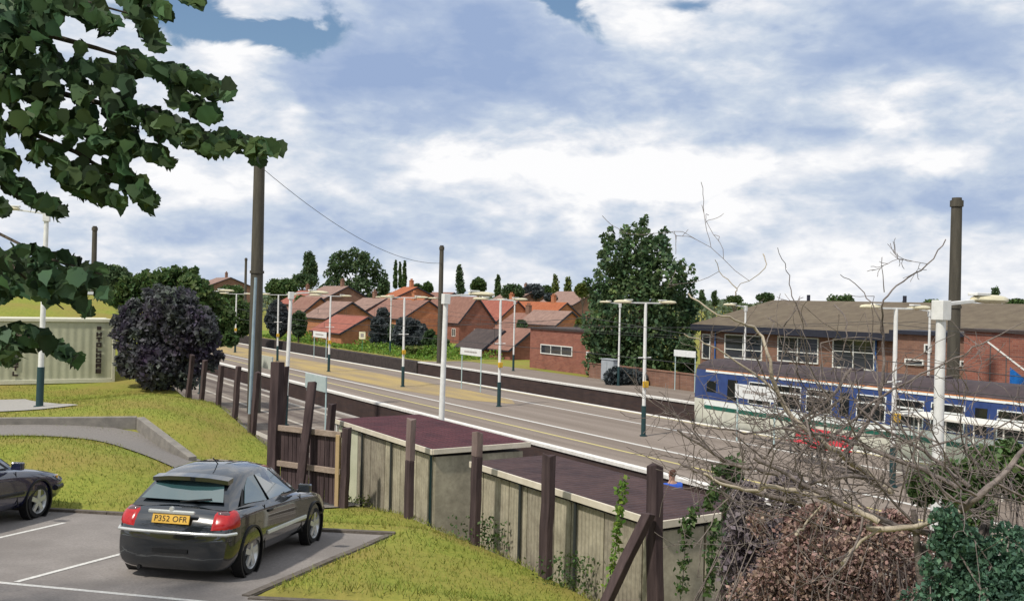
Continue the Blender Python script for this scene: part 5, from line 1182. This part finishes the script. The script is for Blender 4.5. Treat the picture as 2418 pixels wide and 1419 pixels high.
for a in [('stack', 'dark columnar tree left of the wide tree on the skyline', 731, 598, 668, 34, 300, LF_D, 1900, .75), ('rnd', 'low dark tree at the foot of the columnar tree', 715, 645, 680, 70, 290, LF_D, 700, .8),
          ('stack', 'leftmost poplar of the three slim poplars', 934, 614, 678, 10, 300, LF_M, 700, .55), ('stack', 'middle poplar of the three slim poplars', 945, 618, 678, 8, 305, LF_M, 600, .55), ('stack', 'rightmost poplar of the three slim poplars', 955, 615, 678, 10, 300, LF_M, 700, .55),
          ('stack', 'dark pointed conifer right of the slim mast', 1087, 627, 690, 20, 260, LF_D, 600, .6), ('rnd', 'round green tree between conifer and single arm lamp lantern', 1131, 653, 696, 46, 250, LF_M, 900, .6), ('stack', 'slim upright tree right of the round green tree', 1176, 650, 696, 15, 255, LF_M, 400, .55),
          ('rnd', 'wide dark tree left of the dead branch above the red roofs', 1212, 668, 712, 66, 230, LF_D, 1000, .6), ('rnd', 'dark bluish tree above the long red roof', 1262, 668, 708, 60, 235, LF_B, 900, .6), ('rnd', 'small round tree left of the pair of upright trees', 1290, 672, 705, 34, 240, LF_M, 600, .55),
          ('stack', 'left one of two upright trees near the big tree', 1312, 649, 700, 17, 235, LF_Y, 420, .5), ('stack', 'right one of two upright trees near the big tree', 1341, 655, 700, 19, 240, LF_Y, 420, .5), ('rnd', 'yellow green tree touching the big tree on its left', 1376, 664, 706, 44, 200, LF_Y, 800, .5),
          ('rnd', 'dark low tree in front of the pale distant roofs', 1300, 690, 716, 36, 205, LF_B, 500, .5), ('rnd', 'green tree behind the thick mast above the far verge', 665, 655, 706, 90, 220, LF_M, 1400, .65), ('rnd', 'green tree left of the small far mast', 545, 672, 712, 80, 200, LF_M, 1100, .6),
          ('rnd', 'small tree left of the slim mast', 1010, 664, 696, 34, 270, LF_M, 500, .6), ('rnd', 'tree between the poplars and the slim mast', 985, 668, 692, 30, 280, LF_D, 420, .6), ('rnd', 'small rounded tree just left of the poplars', 905, 652, 700, 36, 262, LF_D, 520, .6),
          ('rnd', 'dark rounded tree behind the long building roof', 1808, 690, 716, 48, 200, LF_D, 700, .5), ('stack', 'small pointed tree behind the roof near the big tree', 1658, 684, 716, 14, 200, LF_D, 260, .5), ('stack', 'second small pointed tree behind the roof near the big tree', 1687, 688, 716, 14, 205, LF_D, 260, .5), ('rnd', 'low tree behind the roof left of the dark rounded tree', 1735, 697, 718, 44, 210, LF_M, 420, .5),
          ('rnd', 'spreading low tree behind the roof left of the right hand mast', 2205, 708, 736, 70, 170, LF_M, 700, .5), ('stack', 'pointed dark tree behind the right end of the roof', 2350, 680, 738, 24, 170, LF_D, 520, .5), ('rnd', 'bushy green tree at the right edge behind the roof', 2400, 704, 738, 70, 165, LF_M, 800, .5), ('rnd', 'wide low tree behind the middle of the long roof', 1985, 702, 724, 74, 185, LF_M, 600, .5),
          ('rnd', 'large green tree behind the hut at far left', 60, 610, 720, 130, 95, LF_M, 2200, .5), ('rnd', 'dark tree on the bank between the yard lamp and the far mast', 165, 625, 712, 90, 92, LF_D, 1700, .45), ('rnd', 'tree on the bank right of the far mast', 268, 622, 715, 110, 96, LF_D, 2000, .5), ('rnd', 'broad tree behind the purple shrub', 350, 640, 730, 110, 90, LF_M, 2200, .5), ('rnd', 'green tree above the green shrub left of the pale far roof', 430, 655, 730, 90, 100, LF_M, 1700, .5)]:
    far_tree(*a, group=HT, name='skyline_tree', seed=4)
for a in [('rnd', 'leafy bush on the bank above the left end of the container', 40, 685, 762, 130, 62, LF_M, 2000, .34), ('rnd', 'dark bush on the bank right of the yard lamp, above the container', 175, 705, 760, 90, 60, LF_D, 1300, .3), ('rnd', 'pale green bush on the bank between hut and purple shrub', 262, 690, 760, 60, 58, LF_M, 1000, .3), ('rnd', 'green bush on the bank directly behind the yard lamp pole', 105, 700, 764, 90, 57, LF_M, 1500, .3), ('rnd', 'bright bush on the bank at the left edge above the container', -20, 700, 768, 90, 55, LF_Y, 1200, .3)]:
    far_tree(*a, group='bushes on the bank behind the container', name='shrub', cat='shrub', seed=5)
# weedy growth covering the far verge
rng = np.random.default_rng(41); n_ = 16000; a_ = 37.9 + rng.random(n_) ** 1.2 * 13; t_ = 78.5 + rng.random(n_) * 50; pt_ = np.c_[CA * a_ - SA * t_, SA * a_ + CA * t_]
hgt = .25 + .75 * np.clip(np.sin(a_ * 1.1 + 1) * np.sin(t_ * .35) + .45, 0, 1) * sstep(38.5, 42, a_)
V, F = leaf_cloud(np.c_[pt_, ground_np(pt_) + rng.random(n_) ** .7 * hgt], .22, up=.5, rng=rng); tag(mesh_np('verge_weeds', V, F, LF_G), 'bright green weedy growth on the verge beyond the tracks', 'weeds', kind='stuff')
# wide tree with sky gaps
WT = [(800, 620, 26), (840, 612, 28), (875, 628, 26), (785, 650, 22), (895, 655, 22), (820, 635, 18), (860, 660, 16), (800, 680, 34), (845, 688, 40), (885, 690, 26), (775, 690, 24), (905, 680, 16), (850, 630, 20), (860, 606, 14), (810, 604, 14)]
p = at_y(842, 715, 262); crown_tree('broadleaf_tree', 'wide rounded skyline tree with bright gaps between its limbs', WT, 262, (p.x, p.y, gz(p.x, p.y)), LF_D, 6500, .8, .5, shell=.35, seed=8, holes=.5)
# distant woodland belt and hill, too far to count
rng = np.random.default_rng(21); n = 26000
px = rng.random(n) * 3300 - 450; Yd = 380 + rng.random(n) * 260; a, bb = (px - CX) / FPX, None
hx = np.interp(px, [-450, 0, 150, 300, 480, 620, 700, 1000, 1400, 1700, 2850], [28, 28, 24, 20, 15, 12, 9, 8, 8, 6, 8]) + 4 * np.sin(px / 37.) + 3 * np.sin(px / 13. + 1) + 2.5 * np.sin(px / 71. + 2)
X = a * Yd; zg = ground_np(np.c_[X, Yd]); zt_ = CAMZ + hx / FPX * Yd * np.where(Yd > 480, 1, .55); Z = zg + (zt_ - zg) * (1 - rng.random(n) ** 1.8)
V, F = leaf_cloud(np.c_[X, Yd, Z], 1.9, up=.3, rng=rng); tag(mesh_np('distant_wood', V, F, LF_DIST), 'distant belt of woodland along the whole horizon', 'woodland', kind='stuff')

# ------------------------------------------------------------------ overhanging tree at top left
LF_F = leafmat('canopy_leaves', (.04, .085, .048), (.105, .165, .065), .45, .75)
def in_p(poly, n, rng):
    P = np.array(poly, float); lo, hi = P.min(0), P.max(0); o = []
    while len(o) < n:
        q = lo + rng.random((n * 3, 2)) * (hi - lo); o += list(q[in_poly(q, P)])
    return np.array(o[:n])
rng = np.random.default_rng(5); Q = []
for poly, n in (([(-60, -40), (140, -40), (135, 60), (110, 110), (150, 150), (250, 150), (320, 185), (290, 240), (360, 280), (400, 300), (320, 310), (290, 340), (300, 400), (240, 440), (190, 430), (130, 390), (80, 380), (50, 360), (20, 400), (-60, 420)], 2000), ([(-60, 600), (60, 605), (150, 625), (185, 650), (160, 700), (110, 715), (60, 690), (-60, 730)], 240), ([(-60, 770), (60, 775), (105, 800), (60, 830), (-60, 830)], 120)):
    Q.append(np.c_[in_p(poly, n, rng), np.full(n, 1.0)])
FING = [([(140, -10), (200, 25), (262, 62)], 24, 62), ([(300, 0), (340, 55), (375, 108)], 20, 50), ([(325, -10), (365, 15), (398, 36)], 13, 24), ([(435, -15), (470, 10)], 9, 10), ([(290, 135), (400, 180), (480, 205), (548, 217)], 20, 95), ([(415, 228), (470, 258), (512, 276)], 16, 40), ([(320, 275), (420, 312), (520, 352)], 30, 105), ([(500, 325), (580, 345), (655, 350)], 15, 52), ([(590, 350), (612, 372)], 12, 14),
        ([(290, 335), (370, 365), (408, 392)], 16, 44), ([(190, 300), (270, 380), (320, 440), (362, 484)], 26, 90), ([(140, 400), (200, 450), (282, 474)], 22, 70), ([(10, 420), (80, 470), (142, 500)], 18, 50), ([(-20, 480), (14, 500)], 11, 10),
        ([(90, 650), (180, 700), (208, 742)], 15, 42), ([(190, 640), (238, 675), (246, 702)], 12, 26), ([(70, 785), (140, 825), (186, 852)], 13, 44), ([(-20, 830), (30, 842)], 13, 18), ([(30, 590), (120, 600), (240, 640)], 8, 16), ([(380, 170), (440, 165)], 8, 10), ([(180, 130), (200, 80)], 5, 5)]
for pl, hwid, n in FING:
    pl = np.array(pl, float); seg = np.linalg.norm(np.diff(pl, axis=0), axis=1); s_ = np.r_[0, seg.cumsum()] / seg.sum(); n = int(n * 2.2); u = rng.random(n)
    x = np.interp(u, s_, pl[:, 0]) + rng.normal(size=n) * hwid * .42 * (1 - .35 * u); y = np.interp(u, s_, pl[:, 1]) + rng.normal(size=n) * hwid * .42 * (1 - .35 * u); Q.append(np.c_[x, y, np.zeros(n)])
Q = np.concatenate(Q)
gaps = [(90, 120, 9), (215, 190, 9), (60, 250, 11), (270, 215, 8), (330, 300, 8), (200, 330, 9), (100, 320, 9), (40, 180, 8), (170, 110, 7), (255, 370, 9), (160, 245, 17), (150, 195, 9), (30, 330, 15), (55, 365, 14), (140, 330, 10), (240, 285, 9), (130, 85, 6), (10, 270, 8), (175, 365, 14), (225, 375, 14), (360, 190, 14), (230, 245, 7)]
keep = np.ones(len(Q), bool)
for gx, gy, gr in gaps: keep &= np.hypot(Q[:, 0] - gx, Q[:, 1] - gy) > gr + 12
Q = Q[keep]
Yl = 6.6 + rng.random(len(Q)) * 1.7; PL = np.array([at_y(q[0], q[1], yy) for q, yy in zip(Q, Yl)])
ex = []  # rest of the crown, outside the frame on the left and above
for i in range(44):
    c = np.array([-5.3 - rng.random() * 4.4, 5.4 + rng.random() * 4, 4.6 + rng.random() * 5.2]); ex.append(ell_points(80, c, (.8, .8, .6), rng, .2))
PL = np.concatenate([PL, np.concatenate(ex)])
tb = Vector((-8.3, 7.4, gz(-8.3, 7.4)))
t = empty('overhanging_tree', tb, 0, 'dark leafed tree overhanging from the top left corner with lobed leaves', 'tree')
V, F = leaf_cloud(PL - np.array(tb), .11, LOBED_LEAF, up=.15, jitter=.35, rng=rng, hang=True); mesh_np('foliage', V, F, LF_F, t)
ex_limb = []
b = MB(); b.tube([(0, 0, -.3), (.15, 0, 2.0), (.1, .1, 4.5), (.3, .1, 7.5)], [.3, .25, .19, .1], 12)
def limb(pts, r0, r1, Y0=7.2):
    W = [at_y(x, y, Y0 + .25 * math.sin(i * 1.9 + x * .01)) - tb for i, (x, y) in enumerate(pts)]; s0 = Vector((.15, .07, min(7.0, max(2.2, W[0].z * .55 + 1.2)))); q1 = s0.lerp(W[0], .35) + Vector((0, .25 * math.sin(x_ := pts[0][1] * .7), .35)); q2 = s0.lerp(W[0], .7) + Vector((0, -.2 * math.sin(x_ * 1.7), .2))
    b.tube([s0, q1, q2] + W, [r0 * 1.1, r0 * .8, r0 * .55] + list(np.linspace(r0 * .4, r1, len(W))), 6)
    ex_limb.append((q1 + tb, q2 + tb))
limb([(-120, 60), (120, 85), (230, 115), (310, 140), (420, 185)], .07, .006); limb([(-200, 180), (60, 200), (260, 250), (420, 305), (560, 345)], .08, .006); limb([(-200, 250), (40, 300), (180, 360), (290, 430), (340, 470)], .07, .006); limb([(-150, 400), (20, 430), (110, 480)], .04, .006)
limb([(-220, 470), (0, 553), (60, 583), (120, 612), (240, 648)], .035, .006); limb([(-200, 560), (10, 600), (40, 640), (100, 690), (150, 730)], .03, .005); limb([(-200, 700), (0, 780), (80, 800), (170, 845)], .03, .005); limb([(-80, -60), (150, -10), (330, 40)], .05, .006); limb([(-200, 20), (0, -60), (300, -30), (460, 0)], .05, .006)
b.build('trunk', BARK, t, smooth=60)

# ------------------------------------------------------------------ dead brushwood, right foreground
DEADB = mat('dead_wood', (.085, .07, .066), rough=.9, scale=14, col2=(.24, .20, .18), bump=.4); DEADL = mat('bleached_dead_wood', (.28, .235, .18), rough=.85, scale=10, col2=(.46, .40, .31), bump=.3)
BR = [([(1600, 1015), (1660, 1052), (1720, 1092), (1800, 1112), (1840, 1122)], 7.4, .02, 0), ([(1660, 1118), (1720, 1146), (1790, 1156), (1815, 1147), (1900, 1166), (1990, 1190), (2075, 1232)], 7.0, .022, 1), ([(2418, 1062), (2340, 1140), (2280, 1196), (2180, 1236), (2090, 1250), (2050, 1244)], 7.0, .024, 1), ([(2460, 1010), (2390, 1095), (2310, 1170), (2270, 1200)], 6.8, .03, 0),
      ([(1625, 695), (1680, 735), (1735, 757), (1792, 784), (1818, 850), (1835, 930), (1888, 1000), (1960, 1055), (2030, 1104), (2110, 1165)], 7.6, .024, 1), ([(1615, 790), (1690, 822), (1790, 890), (1845, 935)], 7.9, .013, 1), ([(2232, 566), (2190, 625), (2132, 664), (2087, 708), (2084, 780), (2086, 850), (2076, 945), (2032, 1020), (1978, 1092)], 7.8, .018, 0), ([(1690, 612), (1700, 640), (1738, 680), (1736, 698)], 7.7, .009, 1), ([(1738, 680), (1806, 634), (1802, 600)], 7.7, .008, 1),
      ([(1836, 588), (1860, 640), (1872, 700), (1905, 770)], 8.0, .009, 0), ([(1895, 700), (1870, 745), (1850, 770)], 8.0, .011, 0), ([(1985, 650), (2030, 680), (2065, 730), (2085, 790)], 7.9, .010, 0), ([(2083, 610), (2088, 690)], 7.8, .007, 0), ([(1640, 1008), (1700, 1012), (1780, 1022), (1880, 1000), (1960, 940), (2010, 870)], 7.7, .014, 0), ([(2418, 757), (2340, 800), (2250, 850), (2110, 915), (2020, 985), (1930, 1060)], 7.5, .013, 0),
      ([(2020, 958), (2100, 1020), (2200, 1080), (2290, 1150)], 7.2, .018, 0), ([(1600, 1090), (1640, 1110), (1720, 1140), (1810, 1170), (1900, 1190)], 7.3, .022, 0), ([(1880, 990), (1900, 1040), (1960, 1060)], 7.5, .012, 0), ([(1730, 1020), (1800, 1080), (1830, 1050), (1900, 1000), (2000, 935)], 7.6, .012, 0), ([(1960, 880), (1990, 830), (2000, 760), (1970, 720)], 7.9, .01, 0), ([(2260, 1150), (2180, 1110), (2060, 1060), (1960, 1030), (1850, 1010)], 7.2, .02, 0), ([(2300, 1300), (2200, 1260), (2120, 1240), (1990, 1190), (1860, 1120), (1780, 1080)], 7.0, .03, 0), ([(2080, 1245), (2020, 1290), (1990, 1330)], 7.0, .018, 1), ([(2120, 1160), (2060, 1130), (1950, 1130), (1860, 1160)], 7.2, .018, 0), ([(1950, 1180), (1900, 1240), (1880, 1260)], 7.0, .012, 1)]
rr = random.Random(12); root = at_y(2260, 1290, 7.2); root.z = gz(root.x, root.y)
t = empty('dead_bush', root, 0, 'tangled bare dead bush with grey and bleached branches in the right foreground', 'dead bush')
bm_ = [MB(), MB()]; tw = MB()
def twig(p, d, L_, r, depth=0):
    pts = [p]; n_ = 5
    for i in range(n_):
        d = (d + Vector((rr.gauss(0, .22), rr.gauss(0, .22), rr.gauss(.02, .22)))).normalized(); pts.append(pts[-1] + d * L_ / n_)
        if depth < 2 and rr.random() < .5: twig(pts[-1], (d + Vector((rr.gauss(0, .7), rr.gauss(0, .6), rr.gauss(.1, .7)))).normalized(), L_ * rr.uniform(.4, .7), r * .6, depth + 1)
    tw.tube([q - root for q in pts], [max(.0022, r * (1 - .75 * i / n_)) for i in range(n_ + 1)], 4, cap=False)
for pts, Y0, r, m_ in BR:
    n_ = len(pts); W = [at_y(x, y, Y0 + rr.uniform(-.12, .12)) for x, y in pts]; W2_ = []
    for i in range(n_ - 1):
        for k in range(4):
            f = k / 4; a = W[max(i - 1, 0)]; b1 = W[i]; c = W[i + 1]; d_ = W[min(i + 2, n_ - 1)]
            W2_.append(.5 * ((2 * b1) + (c - a) * f + (2 * a - 5 * b1 + 4 * c - d_) * f * f + (3 * b1 - a - 3 * c + d_) * f ** 3) + Vector((rr.gauss(0, .006), 0, rr.gauss(0, .006))))
    W2_.append(W[-1]); N_ = len(W2_); fwd = W[-1].x > W[0].x or W[-1].z < W[0].z
    rad = [max(.004, r * (.38 + .62 * (i / (N_ - 1)))) for i in range(N_)] if fwd else [max(.004, r * (1 - .55 * i / (N_ - 1))) for i in range(N_)]
    rad = [a_ * (.62 if q.z > 5.25 else .8 if q.z > 4.9 else 1) for a_, q in zip(rad, W2_)]
    bm_[m_].tube([q - root for q in W2_], rad, 7)
    for i in range(2, N_ - 1):
        if rr.random() < (.30 if W2_[i].z < 4.9 else .07): twig(W2_[i], Vector((rr.gauss(-.4, .6), rr.gauss(0, .4), rr.gauss(.25, .6))).normalized(), rr.uniform(.25, .75), rad[i] * .5)
for i in range(75):
    a = at_y(rr.uniform(1850, 2460), rr.uniform(1010, 1240), rr.uniform(6.8, 8.2)); twig(a, Vector((rr.gauss(-.3, .7), rr.gauss(0, .3), rr.gauss(.35, .5))).normalized(), rr.uniform(.4, 1.1), rr.uniform(.004, .009))
for i in range(7):
    a = at_y(rr.uniform(2100, 2420), rr.uniform(1200, 1320), 7.1); m2 = (a + root) / 2 + Vector((rr.gauss(0, .1), rr.gauss(0, .1), .05)); bm_[0].tube([Vector((0, 0, -.1)), m2 - root, a - root], [.05, .035, .02], 7)
bm_[0].build('dark_branches', DEADB, t, smooth=60); bm_[1].build('bleached_branches', DEADL, t, smooth=60); tw.build('twigs', DEADB, t, smooth=60)
# brown bramble thicket and the teal ground growth
LF_BR = leafmat('withered_leaves', (.22, .14, .115), (.37, .265, .22), .15, .5); LF_BP = leafmat('purplish_withered_leaves', (.10, .08, .095), (.19, .165, .165), .15, .5)
def thicket(name, label, cat, blobs, Y, m, n, size, seed, stems=60, shape=QUAD_LEAF, depth=.9):
    rng = np.random.default_rng(seed); k = Y / FPX; P = []; w = sum(r * r for _, _, r in blobs); c0 = at_y(blobs[0][0], blobs[0][1], Y); base = Vector((c0.x, c0.y, gz(c0.x, c0.y))); t = empty(name, base, 0, label, cat)
    st = MB(); r2_ = random.Random(seed)
    for px, py, r in blobs:
        c = at_y(px, py, Y + (rng.random() - .5) * r * k * .8); P.append(ell_points(int(n * r * r / w), c, (r * k, r * k * depth, r * k), rng, .15))
    P = np.concatenate(P); g_ = ground_np(P); P = P[P[:, 2] > g_ + .02]
    for i in range(stems):
        q = Vector(P[r2_.randrange(len(P))]); f = Vector((q.x + r2_.gauss(0, .3), q.y + r2_.gauss(0, .3), gz(q.x, q.y))); st.tube([f - base, (f + q) / 2 - base + Vector((r2_.gauss(0, .1), r2_.gauss(0, .1), .1)), q - base], [.012, .009, .004], 4, cap=False)
    V, F = leaf_cloud(P - np.array(base), size, shape, up=.4, jitter=.75, rng=rng); mesh_np('foliage', V, F, m, t); st.build('stems', DEADB, t); return t
_tr = random.Random(3); BRB = [(1880, 1330, 100), (2010, 1340, 100), (1950, 1420, 140), (2090, 1400, 110), (1800, 1420, 90), (2180, 1420, 100)] + [(_tr.uniform(1780, 2200), _tr.uniform(1215, 1400), _tr.uniform(12, 40)) for _ in range(44)]
thicket('bramble_thicket', 'brown withered bramble thicket below the dead bush, right of the ivy covered post', 'thicket', BRB, 9.0, LF_BR, 21000, .034, 31, 200)
thicket('dark_bramble', 'dull purplish grey bramble against the ivy covered post', 'thicket', [(1775, 1250, 70), (1770, 1340, 80), (1760, 1180, 45), (1800, 1420, 70), (1860, 1160, 50)], 10.2, LF_BP, 8000, .05, 32, 50)
NTB = [(2390, 1330, 80), (2310, 1390, 80), (2200, 1450, 80), (2420, 1400, 100), (2330, 1450, 100)] + [(_tr.uniform(2200, 2430), _tr.uniform(1230, 1420), _tr.uniform(14, 45)) for _ in range(30)]
ground_patch('leaf_litter', [(2.0, 8.2), (4.6, 6.2), (8, 7), (8.5, 11.0), (4.6, 12.0), (2.7, 11.2)], mat('brown_leaf_litter', (.10, .06, .045), rough=.95, scale=9, col2=(.22, .14, .10), bump=.6, bscale=30, spec=.1))
thicket('nettle_patch', 'blue green leafy nettles in the bottom right corner', 'plants', NTB, 6.9, LF_T, 13000, .034, 33, 60)
thicket('green_undergrowth', 'mottled green undergrowth behind the dead branches at the right edge', 'plants', [(2330, 1110, 60), (2400, 1120, 60), (2240, 1130, 50), (2180, 1150, 45), (2380, 1060, 30), (2290, 1190, 60)], 10.5, LF_M, 5200, .06, 34, 30)
thicket('red_brown_bush', 'reddish brown bush behind the dead branches beside the shed end', 'bush', [(1850, 1235, 40), (1930, 1225, 42), (2020, 1235, 45), (2100, 1245, 45)], 11.0, LF_BR, 5000, .055, 35, 30)
# ivy on the right hand post and climbers on the shed
rng = np.random.default_rng(9); 
def ivy(label, paths, Yo, n, size, m, seed):
    rng = np.random.default_rng(seed); P = []; c0 = paths[0][0][-1]; b_ = at_y(c0[0], c0[1], Yo); base = Vector((b_.x, b_.y, gz(b_.x, b_.y))); t = empty('climbing_ivy', base, 0, label, 'climber'); st = MB()
    tot = sum(len(p) for p, _ in paths)
    for pl, wd in paths:
        q = np.array(pl, float); u = rng.random(int(n / len(paths))); s_ = np.linspace(0, 1, len(q)); x = np.interp(u, s_, q[:, 0]) + rng.normal(size=len(u)) * wd * .45; y = np.interp(u, s_, q[:, 1]) + rng.normal(size=len(u)) * wd * .3
        P += [at_y(a, c, Yo + rng.normal() * .05) for a, c in zip(x, y)]; st.tube([at_y(a, c, Yo + .02) - base for a, c in pl], .006, 5)
    P = np.array(P); V, F = leaf_cloud(P - np.array(base), size, up=.1, rng=rng); mesh_np('foliage', V, F, m, t); st.build('stem', DEADB, t); return t
ivy('yellow green climber growing up the second shed wall beside the prop', [([(1472, 1130), (1465, 1200), (1455, 1270), (1450, 1340), (1440, 1390)], 14)], 14.0, 300, .075, LF_G, 1)
ivy('green ivy tumbling over the right end of the second shed', [([(1700, 1095), (1690, 1150), (1670, 1200)], 16), ([(1640, 1200), (1620, 1260), (1610, 1400)], 18), ([(1690, 1230), (1680, 1320), (1675, 1400)], 16)], 13.2, 700, .075, LF_M, 2)
ivy('dark ivy wrapped round the rightmost timber post', [([(1726, 1080), (1722, 1180), (1724, 1290), (1722, 1400)], 24), ([(1735, 1100), (1745, 1160), (1750, 1240)], 20)], 12.35, 1000, .085, LF_D, 3)
# weeds along the fence foot
def weeds(px, py, n, h, label, m, seed):
    n = int(n * 2.6); rng = np.random.default_rng(seed); g0 = at_ground(px, py, 8, 40); P = g0 + Vector(); c = np.array([g0.x, g0.y, g0.z])
    P = c + rng.normal(size=(n, 3)) * np.array([.28, .2, 0]) + np.c_[np.zeros((n, 2)), rng.random(n) ** 1.3 * h]
    t = empty('weed_clump', g0, 0, label, 'weeds', 'weed clumps along the fence foot'); V, F = leaf_cloud(P - c, .06, up=.1, rng=rng); mesh_np('foliage', V, F, m, t); return t
for i, (px, py, n, h, l, m) in enumerate([(1010, 1215, 90, .3, 'weeds at the foot of the wall between the two pale topped posts', LF_M), (1110, 1250, 160, .6, 'dark weeds left of the post with pale top', LF_D), (1140, 1290, 140, .5, 'green weeds at the foot of the post with pale top', LF_M), (1215, 1300, 80, .25, 'small weeds below the second shed wall left of the black post', LF_M), (1310, 1345, 130, .45, 'green weeds at the foot of the black post', LF_G), (1350, 1385, 160, .5, 'weeds between the black post and the diagonal prop', LF_M), (840, 1190, 60, .2, 'thin weeds at the foot of the cream panels beside the gate', LF_Y)]): weeds(px, py, n, h, l, m, 50 + i)
# grass blades on the near lawns
rng = np.random.default_rng(77); n = 130000
P = np.c_[rng.random(n) * 22 - 19, 11 + (rng.random(n) ** 1.15) * 27]
nn_, tt_ = CA * P[:, 0] + SA * P[:, 1], -SA * P[:, 0] + CA * P[:, 1]
ok = (nn_ < 9.2) & ~in_poly(P, LOT2) & (np.abs(P[:, 0] / P[:, 1] + .18) < .42); dl = poly_dist(P, LOT2); ok &= dl > .13
pc = PATH_CL; dpath = np.min(np.linalg.norm(P[:, None, :] - pc[None, ::3, :2], axis=2), axis=1); ok &= dpath > 1.0
hp_ = np.array([(q.x, q.y) for q in hp]); ok &= ~in_poly(P, hp_)
P = P[ok]; h = ground_np(P); L3 = len(P); sz = (.035 + .06 * rng.random(L3) ** 2) * (1 + (dl[ok] < .5) * .5); an_ = rng.random(L3) * 6.28; ln = rng.normal(size=(L3, 2)) * .5
base = np.c_[P, h - .005]; wv = np.c_[np.cos(an_), np.sin(an_), np.zeros(L3)] * .008
V = np.stack([base - wv, base + wv, base + np.c_[ln * sz[:, None], sz]], 1).reshape(-1, 3); F = np.arange(L3 * 3).reshape(-1, 3)
GB = mat('grass_blades', (.14, .185, .03), rough=.8, scale=.55, col2=(.27, .27, .065), island=.45, transl=.2, spec=.1)
tag(mesh_np('grass', V, F, GB), 'short dry mown grass on the lawns and banks', 'grass', kind='stuff')
